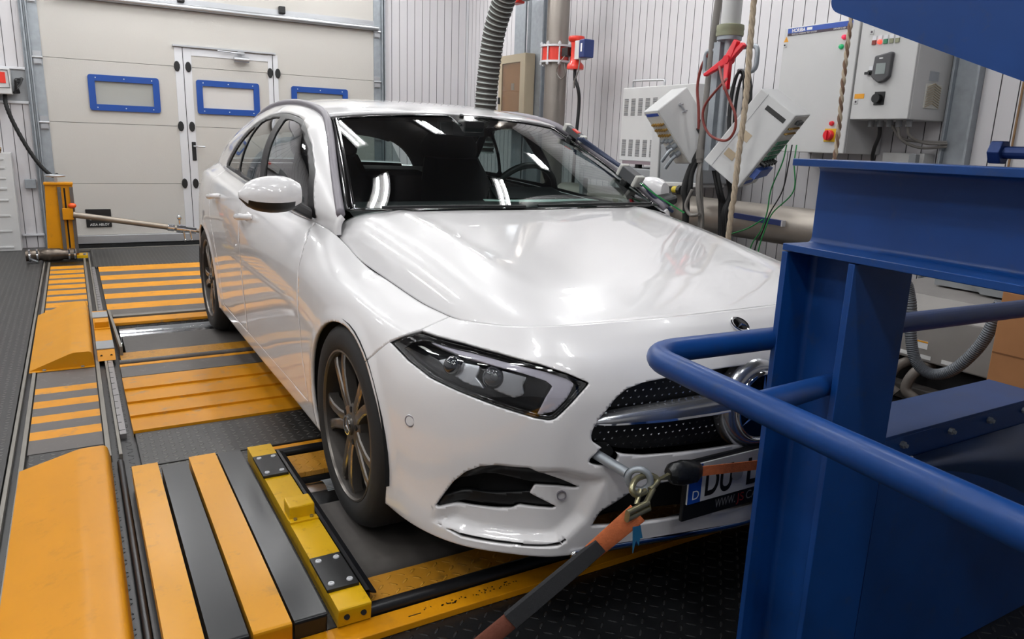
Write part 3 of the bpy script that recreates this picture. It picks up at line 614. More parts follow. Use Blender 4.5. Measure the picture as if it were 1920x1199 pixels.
    def star(R_, wdt, h, c, ax):
        d = nrm(ax); upv = nrm(np.array([0, 0, 1])-d*d[2]); rt = np.cross(d, upv); g = G()
        for a in (90, 210, 330):
            e = math.cos(math.radians(a))*rt+math.sin(math.radians(a))*upv; s_ = np.cross(d, e)
            g.add([c+s_*wdt, c+e*R_, c-s_*wdt, c+d*h-e*wdt*.0, c+e*R_*.98], [(0, 1, 3), (3, 1, 2)])
        return g
    obj('emblem_star', star(.086, .011, .012, c+nrm(ax)*.008, ax), M['chrome'], E)
    c2 = np.array([0, -.763, .7465]); ax2 = (0, -.55, .835)
    B = obj('hood_badge', G().lathe([(.029, -.002), (.029, .002), (.026, .004), (.022, .003)], c2, ax2, 36), M['chrome'], root, smooth=40)
    obj('badge_disc', G().lathe([(.0225, .0025), (.0005, .0035)], c2, ax2, 36), M['frit'], B, smooth=60)
    obj('badge_star', star(.022, .0042, .004, c2+nrm(ax2)*.0035, ax2), M['chrome'], B)
    # lower intake, lip, plate, tow socket
    both('lower_intake', lv, lf, M['dark'], off=.06, solid=.004)
    lip = [( .016, -.852, .192), (.16, -.835, .192), (.32, -.806, .192), (.44, -.783, .190), (.535, -.77, .188)]
    lp = [(-x, y, z) for x, y, z in lip[::-1]]+lip[1:]; lp[4] = (0, -.853, .192)
    obj('lip_trim', G().tube(cr(lp, 8), .011, 8), M['chrome'], root, smooth=180)
    I = G(); v_, f_ = clip(vb, fb, fr(vb, TOW, .0)); t = emit('tow_socket', v_, f_, M['dark'], -1, off=.035, solid=.003)
    g = G(); g.box((-.268, -.880, .268), (.268, -.868, .436)); pf = obj('plate_holder', g, M['black'], root, bevel=.003)
    g = G(); g.box((-.26, -.885, .317), (.26, -.880, .427)); np_ = obj('number_plate', g, M['plate'], pf, bevel=.001)
    g = G(); g.box((-.259, -.8862, .318), (-.215, -.885, .426)); obj('country_band', g, M['platebl'], np_)
    ex, ez = (1, 0, 0), (0, 0, 1)
    text(np_, 'country_letter', 'D', (-.247, -.8862, .329), ex, ez, .036, M['textw'], .0006)
    g = G()
    for i in range(12):
        a = i*math.pi/6; g.cyl((-.237+.014*math.cos(a), -.8862, .396+.014*math.sin(a)), (-.237+.014*math.cos(a), -.8868, .396+.014*math.sin(a)), .002, 5)
    obj('country_stars', g, M['textw'], np_)
    text(np_, 'plate_letters', 'DU', (-.204, -.885, .332), ex, ez, .108, M['text'], .0008, width=.098, bold=.022)
    g = G(); g.cyl((-.085, -.885, .372), (-.085, -.8865, .372), .021, 24); obj('plate_seal', g, M['textg'], np_)
    text(np_, 'plate_letters', 'L', (-.052, -.885, .332), ex, ez, .108, M['text'], .0008, width=.042, bold=.022)
    text(pf, 'holder_text', 'WWW.', (-.152, -.880, .283), ex, ez, .036, M['textg'], .0008, width=.075)
    text(pf, 'holder_text', 'JS', (-.070, -.880, .283), ex, ez, .036, M['red_l'], .0008, width=.028)
    text(pf, 'holder_text', 'CA', (-.037, -.880, .283), ex, ez, .036, M['textg'], .0008, width=.042)
    # wheels
    for yc in (0.0, 2.729):
        for sg in (-1, 1):
            X0 = .878*sg; c = np.array([X0, yc, .325]); ax = (sg, 0, 0)
            g = G(); g.lathe([(.236, -.004), (.249, .006), (.275, .011), (.300, .006), (.314, -.004), (.322, -.018), (.328, -.034), (.329, -.07), (.325, -.073), (.325, -.079), (.329, -.082), (.33, -.105), (.326, -.108), (.326, -.114), (.33, -.117), (.329, -.15), (.326, -.175), (.316, -.198), (.29, -.205), (.236, -.2)], c, ax, 72)
            W = obj('wheel', G().lathe([(.243, -.006), (.242, .003), (.236, .004), (.232, -.004), (.226, -.03), (.216, -.075), (.21, -.13), (.21, -.19)], c, ax, 64, ms=[1, 1, 1, 0, 0, 0, 0]), [M['barrel'], M['rim']], root, smooth=35); W['label'] = 'dark twin-spoke alloy rim'
            obj('tyre', g, M['tyre'], W, smooth=30)
            d = nrm(ax); yv = V3(0, 1, 0); zv = V3(0, 0, 1)
            for i in range(5):
                a0 = -8+72*i; g = G()
                for s_ in (-1, 1):
                    def pt(r, a, h): a = math.radians(a); return c+d*h+yv*r*math.cos(a)+zv*r*math.sin(a)
                    rs = [.046, .10, .16, .200, .233]; an = [15, 9.5, 9.5, 10.8, 11.8]; hs = [-.016, -.010, -.008, -.008, -.012]; hw = [.020, .0185, .0175, .018, .023]
                    vs = []
                    for r, a, h, wd in zip(rs, an, hs, hw):
                        e = pt(r, a0+s_*a, h); tdir = nrm(np.cross(d, e-c-d*h)); 
                        vs += [e-tdir*wd-d*.034, e-tdir*wd*.92-d*.004, e-tdir*wd*.62, e+tdir*wd*.62, e+tdir*wd*.92-d*.004, e+tdir*wd-d*.034]
                    fs = []; fm = []
                    for q in range(4):
                        for j in range(5): fs.append((q*6+j, q*6+j+1, q*6+6+j+1, q*6+6+j)); fm.append(1 if j in (1, 3) else 0)
                    nb = len(g.f); g.add(vs, fs); g.m[nb:] = fm
                    if s_ == -1: pass
                obj('spoke', g, [M['rim'], M['rimd']], W, smooth=35)
            H = obj('wheel_hub', G().lathe([(.078, -.05), (.074, -.022), (.062, -.014), (.034, -.013), (.033, -.006), (.028, -.003), (.0005, -.002)], c, ax, 32), M['rim'], W, smooth=35)
            g = G()
            for i in range(5):
                a = math.radians(28+72*i); p = c+yv*.055*math.cos(a)+zv*.055*math.sin(a); g.cyl(p-d*.02, p-d*.0125, .010, 12)
            obj('lug_bolts', g, M['dark'], W)
            g = star(.026, .004, .003, c-d*.002, ax); g.lathe([(.031, -.004), (.031, -.001), (.027, -.001)], c, ax, 28); obj('hub_star', g, M['chrome'], W)
            g = G(); g.lathe([(.16, -.10), (.16, -.12), (.05, -.125)], c, ax, 40); g.lathe([(.16, -.10), (.06, -.098), (.06, -.06), (.0005, -.058)], c, ax, 40); obj('brake_disc', g, M['brake'], W, smooth=30)
            g = G(); pr = []
            for i in range(25):
                a = math.pi*1.08*i/24-.12; pr.append((math.cos(a), math.sin(a)))
            vs = [(X0+.004*sg, yc+.356*p, .315+.356*q) for p, q in pr]+[(X0-.26*sg, yc+.356*p, .315+.356*q) for p, q in pr]
            g.add(vs, [(i, i+1, 26+i, 25+i) for i in range(24)]); obj('arch_liner', g, M['dark'], root, smooth=60)
    # inner structure: dark lining behind the panels
    vL, fL = clip(V6, F, arch(V6, .37)); vL, fL = clip(vL, fL, vL[:, 1]+.70); both('inner_lining', vL, fL, M['inside'], off=.055, solid=0)
    g = G(); g.box((-.60, -.40, .165), (.60, .5, .19)); g.box((-.78, .5, .155), (.78, 2.2, .19)); g.box((-.60, 2.2, .17), (.60, 3.3, .2)); g.box((-.55, -.50, .19), (.55, .40, .60)); obj('floor_pan', g, M['dark'], root)
    # cabin
    g = G(); prof = [(.46, .80), (.46, .92), (.54, .943), (.80, .950), (1.0, .940), (1.07, .88), (1.07, .70)]
    for (p0, p1) in zip(prof[:-1], prof[1:]): g.add([(-.68, p0[0], p0[1]), (.68, p0[0], p0[1]), (.68, p1[0], p1[1]), (-.68, p1[0], p1[1])], [(0, 1, 2, 3)])
    g.add([(.16,.93,.955),(.58,.93,.955),(.55,1.06,1.0),(.19,1.06,1.0),(.20,1.08,.9),(.54,1.08,.9)], [(0,1,2,3),(3,2,5,4)]); obj('dashboard', g, M['inside'], root, smooth=50)
    sc_ = np.array([.40, 1.10, .945]); axs = nrm((0, -.85, -.45)); u, v_, _ = frame(axs)
    ring = [sc_+.185*(math.cos(2*math.pi*i/40)*u+math.sin(2*math.pi*i/40)*v_) for i in range(40)]
    g = G(); g.tube(ring, .016, 8, closed=True); SW = obj('steering_wheel', g, M['black'], root, smooth=180)
    g = G(); g.cyl(sc_-axs*.01, sc_+axs*.08, .06, 16)
    for a in (0, 180, 270):
        e = math.cos(math.radians(a))*u+math.sin(math.radians(a))*v_; g.cyl(sc_, sc_+e*.175, .017, 8)
    obj('wheel_spokes', g, M['black'], SW, smooth=40)
    for sx in (-.37, .37):
        g = G(); g.obox((sx-.25, 1.12, .42), (.5, 0, 0), (0, .5, -.04), (0, 0, .14)); St = obj('seat', g, M['seat'], root, bevel=.05, seg=3)
        sec = []
        for t, wd in ((0, .25), (.25, .27), (.55, .26), (.8, .22), (1, .17)):
            y = 1.55+.33*t; z = .45+.67*t; sec.append([(sx-wd, y-.02, z), (sx-wd*.75, y-.09, z-.01), (sx, y-.06, z-.01), (sx+wd*.75, y-.09, z-.01), (sx+wd, y-.02, z), (sx+wd*.8, y+.08, z+.02), (sx, y+.09, z+.02), (sx-wd*.8, y+.08, z+.02)])
        g = G(); vs = [p for s_ in sec for p in s_]; g.add(vs, [(i*8+j, i*8+(j+1) % 8, i*8+8+(j+1) % 8, i*8+8+j) for i in range(4) for j in range(8)]+[tuple(range(32, 40))]); obj('backrest', g, M['seat'], St, smooth=50)
        g = G(); g.ball((sx, 1.90, 1.165), 1, nu=20, nv=12, sc=(.185, .075, .125)); g.cyl((sx-.07, 1.88, 1.1), (sx-.07, 1.9, 1.17), .008, 8); g.cyl((sx+.07, 1.88, 1.1), (sx+.07, 1.9, 1.17), .008, 8); obj('headrest', g, M['seat'], St, smooth=60)
    g = G(); g.box((-.62, 2.28, .45), (.62, 2.75, .62)); g.obox((-.62, 2.62, .6), (1.24, 0, 0), (0, .14, 0), (0, .2, .40)); obj('rear_bench', g, M['seat'], root, bevel=.04)
    g = G(); g.obox((-.11, .98, 1.235), (.22, 0, 0), (0, .03, .01), (0, .012, .06)); g.cyl((0, 1.01, 1.29), (0, .99, 1.33), .012, 8); g.box((-.05, .86, 1.235), (.05, .98, 1.30)); obj('interior_mirror', g, M['black'], root, bevel=.008)
    # wing mirrors
    for sg in (-1, 1):
        sec = []
        for t in range(9):
            a = t/8; x = .872+.20*a; s_ = math.sin(math.pi*min(1, max(.0, .16+.84*a)))**.45 if a < 1 else .12
            s_ = [.60, .86, .97, 1.0, .99, .94, .83, .62, .18][t]; hz = .064*s_; dy = .085*s_; zc = 1.012-.004*a; yc = .505+.03*a
            r = []
            for j in range(16):
                b = 2*math.pi*j/16; r.append((x*sg, yc-dy*.75*math.cos(b)*(1 if math.cos(b) > 0 else .55), zc+hz*math.sin(b)))
            sec.append(r)
        vs = [p for r in sec for p in r]
        ms = [0 if (vs[i*16+j][2]+vs[i*16+(j+1) % 16][2])/2 > 1.012-.030 else 1 for i in range(8) for j in range(16)]
        fs = [(i*16+j, i*16+(j+1) % 16, i*16+16+(j+1) % 16, i*16+16+j) for i in range(8) for j in range(16)]
        fs += [tuple(range(16)), tuple(range(128, 144))[::-1]]
        gw, gb = G(), G(); gw.add(vs, [f for f, m_ in zip(fs, ms+[0, 0]) if m_ == 0]); gb.add(vs, [f for f, m_ in zip(fs, ms+[0, 0]) if m_ == 1])
        if sg > 0:
            for gg in (gw, gb): gg.v = [(.895+(z_[1]-.505)*-.9+.02*(z_[0]-.872), .60+(z_[0]-.872)*1.05, z_[2]) for z_ in gg.v]
        mir = obj('wing_mirror', gw, M['white'], root, smooth=55)
        obj('mirror_base', gb, M['black'], mir, smooth=60)
        g = G(); g.prism([(.80*sg, .60, .905), (.80*sg, .76, .915), (.90*sg, .57, .965), (.90*sg, .50, .955)], (0, .0, .045)); obj('mirror_arm', g, M['black'], mir, bevel=.012)
    # wipers
    for (x0, x1, y0, y1) in ((-.62, -.05, .37, .33), (.02, .62, .35, .38)):
        g = G(); g.tube([(x0, y0-.01, .975), ((x0+x1)/2, (y0+y1)/2-.02, .978), (x1, y1-.01, .975)], .006, 6); obj('wiper', g, M['black'], root, smooth=60)
    return root
CAR = build_car()
g = G(); g.add([(.06, .86, .9505), (.14, 1.03, .944), (.42, .97, .9475), (.70, .95, .948), (.66, .80, .9535), (.30, .76, .9525)], [(0, 5, 2, 1), (2, 5, 4, 3)]); tag(obj('paper_sheet', g, M['paper'], None, solid=.0015), 'pale sheets of paper lying on the car dashboard behind the windscreen', 'paper')
# ---------------------------------------------------------------- room shell
def room():
    zf = -.02; YB, XR, XL, YF = 6.85, 2.953, -5.2, -6.0
    # floor with two roller pits
    pits = [(-1.41, 1.41, 2.30, 3.08), (-1.0, 1.0, -.35, .40)]
    ys = sorted({YF, YB}|{p[2] for p in pits}|{p[3] for p in pits}); g = G()
    for y0, y1 in zip(ys[:-1], ys[1:]):
        hole = [p for p in pits if p[2] <= y0+1e-6 and p[3] >= y1-1e-6]; xs = [(XL, XR)] if not hole else [(XL, hole[0][0]), (hole[0][1], XR)]
        for a, b in xs: g.add([(a, y0, zf), (b, y0, zf), (b, y1, zf), (a, y1, zf)], [(0, 1, 2, 3)])
    for (a, b, c, d) in pits:
        P = [(a, c), (b, c), (b, d), (a, d)]
        for i in range(4):
            p, q = P[i], P[(i+1) % 4]; g.add([(p[0], p[1], zf), (q[0], q[1], zf), (q[0], q[1], -.4), (p[0], p[1], -.4)], [(0, 1, 2, 3)])
        g.add([(a, c, -.4), (b, c, -.4), (b, d, -.4), (a, d, -.4)], [(0, 1, 2, 3)])
    struct(obj('floor', g, M['floor']))
    def ribbed(name, p0, e, L, z0, z1, n, pitch=.1, skip=None, off=0.0):
        p0 = np.array(p0, float); e = nrm(e); n = np.array(n, float); g = G(); k = int(L/pitch)
        for i in range(k+1):
            a = i*pitch-off; b = a+pitch-.006
            a = max(a, 0); b = min(b, L)
            if b <= a: continue
            A, B = p0+e*a, p0+e*b; C_ = p0+e*min(b+.006, L); d = -n*.012
            q = lambda P_, z: (P_[0], P_[1], z)
            g.add([q(A, z0), q(B, z0), q(B, z1), q(A, z1)], [(0, 1, 2, 3)], 0)
            g.add([q(B, z0), q(B+d, z0), q(B+d, z1), q(B, z1), q(C_+d, z0), q(C_+d, z1), q(C_, z0), q(C_, z1)], [(0, 1, 2, 3), (1, 4, 5, 2), (4, 6, 7, 5)], 1)
        return struct(obj(name, g, [M['wall'], M['groove']]))
    ribbed('wall_back', (1.82, YB, zf), (1, 0, 0), XR-1.82, zf, CEIL, (0, -1, 0), off=-.012)
    ribbed('wall_back_left', (-1.83, YB, zf), (-1, 0, 0), 3.4, zf, CEIL, (0, -1, 0))
    ribbed('wall_right', (XR, YB, zf), (0, -1, 0), YB-YF, zf, CEIL, (-1, 0, 0), off=.07)
    g = G(); g.add([(-1.83, YB+.06, 2.9), (1.82, YB+.06, 2.9), (1.82, YB+.06, CEIL), (-1.83, YB+.06, CEIL)], [(0, 1, 2, 3)]); struct(obj('wall_back_head', g, M['wall']))
    g = G(); g.add([(XL, YF, zf), (XL, YB, zf), (XL, YB, CEIL), (XL, YF, CEIL)], [(0, 1, 2, 3)]); struct(obj('wall_left', g, M['wallf']))
    g = G(); g.add([(XL, YF, zf), (XR, YF, zf), (XR, YF, CEIL), (XL, YF, CEIL)], [(0, 1, 2, 3)]); struct(obj('wall_front', g, M['wallf']))
    g = G(); g.add([(XL, YF, CEIL), (XR, YF, CEIL), (XR, YB, CEIL), (XL, YB, CEIL)], [(0, 1, 2, 3)]); struct(obj('ceiling', g, M['ceil']))
    g = G(); g.box((2.93, YB-.02, zf), (XR, YB, CEIL)); struct(obj('trim_1', g, M['alu_w']))
    g = G(); g.box((-3.4, YB-.02, 1.742), (-1.86, YB, 1.765)); struct(obj('trim_2', g, M['alu_w'], bevel=.003))
    g = G(); g.box((-3.4, YB-.02, 1.42), (-1.86, YB, 1.445)); struct(obj('trim_3', g, M['alu_w'], bevel=.003))
    g = G(); g.box((-3.4, YB-.004, 1.445), (-1.86, YB-.001, 1.742)); struct(obj('trim_4', g, M['greyd']))
    g = G(); g.box((-2.05, YB-.03, .12), (-1.86, YB, .14)); struct(obj('trim_5', g, M['alu_w'], bevel=.003))
    # sectional gate
    D = thing('door_1', 'white sectional gate with blue framed windows and a wicket door', 'gate', (0, YB, 0)); struct(D)
    yd = YB-.005
    seams = [.107, .648, 1.262, 1.880, 2.45, 3.05]
    for z0, z1 in zip(seams[:-1], seams[1:]):
        g = G()
        holes = [(-1.30, -.73, 1.43, 1.70), (-.275, .30, 1.44, 1.715), (.745, 1.32, 1.44, 1.715)] if z0 == 1.262 else []
        xs = sorted({-1.72, 1.74}|{h[0] for h in holes}|{h[1] for h in holes}); 
        for a, b in zip(xs[:-1], xs[1:]):
            h = [q for q in holes if q[0] <= a+1e-6 and q[1] >= b-1e-6]
            if h: g.box((a, yd, z0+.002), (b, yd+.05, h[0][2])); g.box((a, yd, h[0][3]), (b, yd+.05, z1-.002))
            else: g.box((a, yd, z0+.002), (b, yd+.05, z1-.002))
        obj('gate_panel', g, M['doorp'], D)
    g = G(); g.box((-1.74, YB+.046, 0), (1.76, YB+.06, 3.1)); obj('gate_backing', g, M['groove'], D)
    for (a, b, c, d, pane) in ((-1.343, -.684, 1.39, 1.743, 'frost'), (-.318, .341, 1.402, 1.757, 'frost2'), (.70, 1.365, 1.402, 1.757, 'frost')):
        t = .062; g = G()
        out = fillet([(a, yd-.02, (c+d)/2), (a, yd-.02, d), (b, yd-.02, d), (b, yd-.02, c), (a, yd-.02, c), (a, yd-.02, (c+d)/2)], .03, 5)[:-1]
        inn = [(min(max(p[0], a+t), b-t), p[1], min(max(p[2], c+t), d-t)) for p in out]; n = len(out)
        bk = lambda P_: [(p[0], p[1]+.022, p[2]) for p in P_]
        g.add(out+inn+bk(out)+bk(inn), [(i, (i+1) % n, n+(i+1) % n, n+i) for i in range(n)]+[(i, 2*n+i, 2*n+(i+1) % n, (i+1) % n) for i in range(n)]+[(n+i, n+(i+1) % n, 3*n+(i+1) % n, 3*n+i) for i in range(n)])
        Wf = obj('window_frame', g, M['blueframe'], D)
        g = G(); g.box((a+.05, yd+.002, c+.05), (b-.05, yd+.012, d-.05)); obj('pane', g, M[pane], Wf)
        g = G()
        for x in (a+.07, (a+b)/2, b-.07):
            for z in (c+.03, d-.03): g.cyl((x, yd-.024, z), (x, yd-.019, z), .006, 8)
        obj('screws', g, M['alu_w'], Wf)
    # wicket door frame, stiles
    g = G()
    for (a, b) in ((-.515, -.436), (-.430, -.35), (.45, .50), (.507, .56)): g.box((a, yd-.006, .11), (b, yd+.002, 2.075))
    g.box((-.35, yd-.006, 2.0), (.45, yd+.002, 2.07)); obj('wicket_frame', g, M['alu_w'], D, bevel=.002)
    g = G(); g.box((-.436, yd-.004, .11), (-.430, yd+.0, 2.08)); g.box((.50, yd-.004, .11), (.507, yd, 2.08)); obj('door_gap', g, M['dark'], D)
    g = G(); g.box((-.53, yd-.03, 2.082), (.535, yd, 2.10)); obj('head_profile', g, M['alu'], D)
    for x in (-.497, -.385, .47, .555):
        for z in (1.262, 1.882, .652):
            if x > 0 and z < 1.2: continue
            g = G(); P_ = [(x+.034*math.cos(t)*(.9), yd-.02, z+.055*math.sin(t)) for t in [i*math.pi/5+.31 for i in range(10)]]; g.prism(P_, (0, .016, 0)); obj('hinge_cover', g, M['black'], D, bevel=.006)
    g = G(); g.box((-.40, yd-.018, .90), (-.358, yd-.004, 1.10)); Hd = obj('lock_plate', g, M['black'], D, bevel=.006)
    g = G(); g.tube([(-.38, yd-.02, 1.055), (-.38, yd-.06, 1.055), (-.27, yd-.062, 1.05)], .009, 8); obj('door_lever', g, M['alu'], Hd, smooth=60)
    g = G(); g.cyl((.08, yd-.05, 2.0), (.235, yd-.05, 1.995), .028, 16); Cl = obj('door_closer', g, M['alu'], D, smooth=40)
    g = G(); g.tube([(.16, yd-.05, 2.03), (.15, yd-.06, 2.06), (-.09, yd-.07, 2.068)], .008, 6); g.box((.12, yd-.07, 2.05), (.19, yd-.03, 2.075)); obj('closer_arm', g, M['alu'], Cl)
    g = G(); g.cyl((-1.6, yd-.045, 2.475), (1.74, yd-.045, 2.475), .028, 12); g.box((-1.7, yd-.02, 2.45), (1.70, yd, 2.56)); obj('stiffener_rail', g, M['alu'], D, smooth=40)
    for x in (-.42, .62): g = G(); g.box((x-.035, yd-.06, 2.52), (x+.035, yd-.0, 2.60)); obj('rail_block', g, M['black'], D, bevel=.01)
    for s_, xa, xb in ((-1, -1.80, -1.715), (1, 1.695, 1.765)):
        g = G(); g.box((xa, yd-.012, .10), (xb, yd, 3.1)); obj('side_cap', g, M['steel'], D)
        for z in (1.262, 1.880, 2.45):
            g = G(); xm = (xa+xb)/2; g.box((xm-.035, yd-.02, z-.08), (xm+.035, yd-.01, z+.05)); g.cyl((xm-.045, yd-.03, z-.01), (xm+.045, yd-.03, z-.01), .012, 10); g.box((xm-.03, yd-.045, z-.07), (xm+.03, yd-.018, z-.03)); obj('roller_hinge', g, M['alu'], D)
    g = G(); g.box((-1.72, yd-.03, .02), (1.74, yd, .107)); obj('bottom_rail', g, M['alu'], D, bevel=.004)
    g = G(); g.box((-1.72, yd-.02, -.018), (1.74, yd, .02)); obj('floor_seal', g, M['rubber'], D)
    g = G(); g.box((-1.478, yd-.012, .192), (-1.242, yd-.003, .382)); St = obj('maker_plate', g, M['black'], D, bevel=.008)
    text(St, 'maker_text', 'ASSA ABLOY', (-1.445, yd-.012, .208), (1, 0, 0), (0, 0, 1), .036, M['textw'], .001, width=.18)
    text(St, 'maker_text', 'Crawford', (-1.455, yd-.012, .268), (1, 0, 0), (0, 0, 1), .052, M['textw'], .001, width=.20)
    # guide rails
    for nm, xa, xb, dx in (('guide_rail', -1.87, -1.80, 0), ('guide_rail', 1.765, 1.83, 0)):
        g = G(); w_ = xb-xa
        for t, y in ((0, .02), (.3, .06), (.55, .03), (.8, .05)): g.box((xa+w_*t, YB-y, -.018), (xa+w_*(t+.18), YB, 3.4))
        g.box((xa, YB-.015, -.018), (xb, YB+.0, 3.4))
        tag(obj(nm, g, M['steel']), 'galvanised vertical guide rail %s' % ('left of the white gate' if xa < 0 else 'right of the white gate'), 'rail')
    g = G(); g.box((-1.74, 6.56, -.019), (1.8, 6.60, .004)); struct(obj('trim_6', g, M['railm']))
room()
# ---------------------------------------------------------------- roller bed: plates, rails, covers, slats
def floor_items():
    zb, zt = -.0195, 0.0
    def plate(name, x0, x1, y0, y1, m, label, cat='plate', z=zt, group=None, bevel=.002):
        g = G(); g.box((x0, y0, zb), (x1, y1, z)); return tag(obj(name, g, m, None, bevel=bevel), label, cat, group)
    def striped(name, x0, x1, y0, y1, stripes, label, my=M['yelw'], md=M['strip']):
        g = G(); g.box((x0, y0, zb), (x1, y1, zt-.002), 0)
        ed = sorted([y0, y1]+[v for s in stripes for v in s]); cur = y0
        for a, b in zip(ed[:-1], ed[1:]):
            if b-a < 1e-6: continue
            st = any(s[0] <= a+1e-6 and s[1] >= b-1e-6 for s in stripes)
            g.add([(x0, a, zt), (x1, a, zt), (x1, b, zt), (x0, b, zt)], [(0, 1, 2, 3)], 1 if st else 0)
        return tag(obj(name, g, [md, my]), label, 'plate')
    plate('tread_plate', -5.15, -1.864, -5.9, 6.83, M['tread_g'], 'large grey chequered floor plate along the left side of the bed')
    plate('tread_plate', -1.47, 1.6, 5.42, 6.55, M['tread_g'], 'grey chequered floor plate in front of the white gate')
    plate('tread_plate', -1.43, 1.0, .71, 1.066, M['tread_g'], 'dark chequered plate between the wide orange plate and the front wheel', )
    plate('tread_plate', -1.43, -1.002, -.525, .70, M['tread_g'], 'dark chequered plate under the raised slats left of the front wheel')
    plate('tread_plate', -1.796, -1.546, .70, .995, M['tread_g'], 'small dark chequered plate between striped plate and front ramp cover')
    st = [(5.53-.235*i-.16+.0, 5.53-.235*i) for i in range(9)]
    striped('striped_plate', -1.80, -1.546, 2.13, 5.55, [(a+.0, b) for a, b in st], 'narrow orange and dark striped plate behind the rear ramp cover')
    striped('striped_plate', -1.80, -1.546, 1.0, 2.12, [(1.755, 1.845), (1.548, 1.645), (1.35, 1.442), (1.15, 1.246)], 'narrow orange and black striped plate between the two ramp covers')
    striped('striped_plate', -1.433, 1.3, 3.365, 5.40, [(5.12, 5.39), (4.70, 4.92), (4.312, 4.515), (3.91, 4.10), (3.522, 3.717)], 'wide orange and grey striped plate left of the rear wheel')
    for x0, x1, lab in ((-1.858, -1.845, 'outermost steel rail strip on the left beside the grey tread plate'), (-1.822, -1.806, 'steel rail strip bordering the left side of the narrow striped plates'), (-1.541, -1.523, 'steel rail strip between ramp covers and slotted track'), (-1.498, -1.486, 'thin steel rail strip along the left side of the scale strip')):
        plate('rail_strip', x0, x1, -3.5 if x0 < -1.8 else .86, 6.3, M['railm'], lab, 'rail', z=.003, bevel=.0015)
    g = G(); g.box((-1.484, 1.075, zb), (-1.460, 5.40, .002))
    s = obj('scale_strip', g, M['railg']); tag(s, 'grey metal scale strip with tick marks beside the orange plates', 'strip')
    g = G()
    for i in range(44): g.box((-1.484, 1.12+.096*i, .002), (-1.470 if i % 5 else -1.462, 1.123+.096*i, .0028))
    obj('tick_marks', g, M['dark'], s)
    plate('cover_strip', -1.411, 1.3, 3.285, 3.345, M['railm'], 'thin grey metal strip behind the rear roller', 'strip', z=.004)
    plate('orange_plate', -1.414, 1.3, 3.10, 3.24, M['yelw'], 'narrow orange plate just behind the rear roller')
    plate('orange_plate', -1.42, 1.3, 2.205, 2.355, M['tread_o'], 'orange chequered plate in front of the rear belt')
    g = G(); g.tube([(-1.43, 2.158, -.004), (1.3, 2.158, -.004)], .017, 12); tag(obj('cross_bar', g, M['strip'], None, smooth=60), 'dark round bar across the bed in front of the rear belt', 'bar')
    plate('orange_strip', -1.432, 1.3, 2.078, 2.12, M['yelw'], 'thin orange strip in front of the rear dark bar', 'strip')
    plate('dark_plate', -1.432, 1.3, 1.883, 2.072, M['strip'], 'smooth dark plate between orange strip and wide orange plate')
    # folded orange plate: four shallow folds
    g = G(); ys = [1.875, 1.655, 1.455, 1.262, 1.072]; x0, x1 = -1.434, 1.0
    for a, b in zip(ys[:-1], ys[1:]):
        g.add([(x0, b, .009), (x1, b, .009), (x1, a, -.001), (x0, a, -.001), (x0, b, zb), (x1, b, zb)], [(0, 1, 2, 3), (4, 5, 1, 0)])
    g.box((x0, ys[-1], zb), (x1, ys[0], -.004)); tag(obj('orange_plate', g, mat('worn_orange_gloss', '#c9860f', .36, spec=.3, coat=.12, var=.08, vscale=5, dirt='#8d8272', dscale=9, damt=.8), None), 'wide scuffed orange plate with shallow folds beside the car sill', 'plate')
    # rear and front rollers, belts
    def roller(y, r, x0, x1, label):
        pr = []; n = 36
        g = G(); g.cyl((x0, y, -r-.004), (x1, y, -r-.004), r, 48)
        for k in range(14):
            a = math.radians(62+4.2*k); g.box((x0+.09, y-.002+r*1.001*math.cos(a), -r-.004+r*math.sin(a)-.004), (x1-.05, y+.002+r*1.001*math.cos(a), -r-.003+r*math.sin(a)), 1)
        return tag(obj('roller', g, [M['roll'], M['greyd']], None, smooth=40), label, 'roller')
    roller(2.93, .125, -1.392, 1.392, 'polished steel roller behind the rear belt')
    roller(.295, .098, -.96, .96, 'polished steel roller behind the front wheel')
    for y0, y1, x0, x1, lab in ((2.36, 2.80, -1.386, 1.386, 'grey flat belt under the rear wheels'), (-.305, .19, -.955, .955, 'grey flat belt under the front wheels')):
        g = G(); pr = fillet([((y0+y1)/2, -.006), (y1, -.006), (y1, -.2), (y0, -.2), (y0, -.006), ((y0+y1)/2, -.006)], .05, 6)[:-1] if False else None
        g.box((x0, y0+.057, -.12), (x1, y1-.057, -.006)); g.cyl((x0, y0+.057, -.063), (x1, y0+.057, -.063), .057, 20); g.cyl((x0, y1-.057, -.063), (x1, y1-.057, -.063), .057, 20)
        tag(obj('test_belt', g, M['belt'], None, smooth=50), lab, 'belt')
    # front cell
    plate('orange_strip', -1.0, 1.0, .637, .692, M['yelw'], 'thin orange strip behind the dark bar at the front wheel', 'strip')
    g = G(); g.tube([(-.99, .61, .0), (1.0, .61, .0)], .020, 12); tag(obj('cross_bar', g, M['blk'], None, smooth=60), 'dark round bar behind the front wheel', 'bar')
    plate('orange_plate', -.99, .99, .405, .575, M['tread_o'], 'orange chequered plate visible behind the front wheel')
    plate('orange_plate', -1.0, 1.0, -.475, -.352, M['tread_o'], 'orange chequered plate in front of the front belt under the bumper')
    g = G(); g.tube([(-1.0, -.502, .002), (1.0, -.502, .002)], .021, 12); tag(obj('cross_bar', g, M['blk'], None, smooth=60), 'black round bar under the front bumper', 'bar')
    o = plate('orange_edge_plate', -1.30, 1.0, -.597, -.528, M['yel2'], 'orange edge plate with rubbed marks at the front of the bed', 'plate')
    o.data.materials[0] = M['yel']
    g = G(); rnd = random.Random(3)
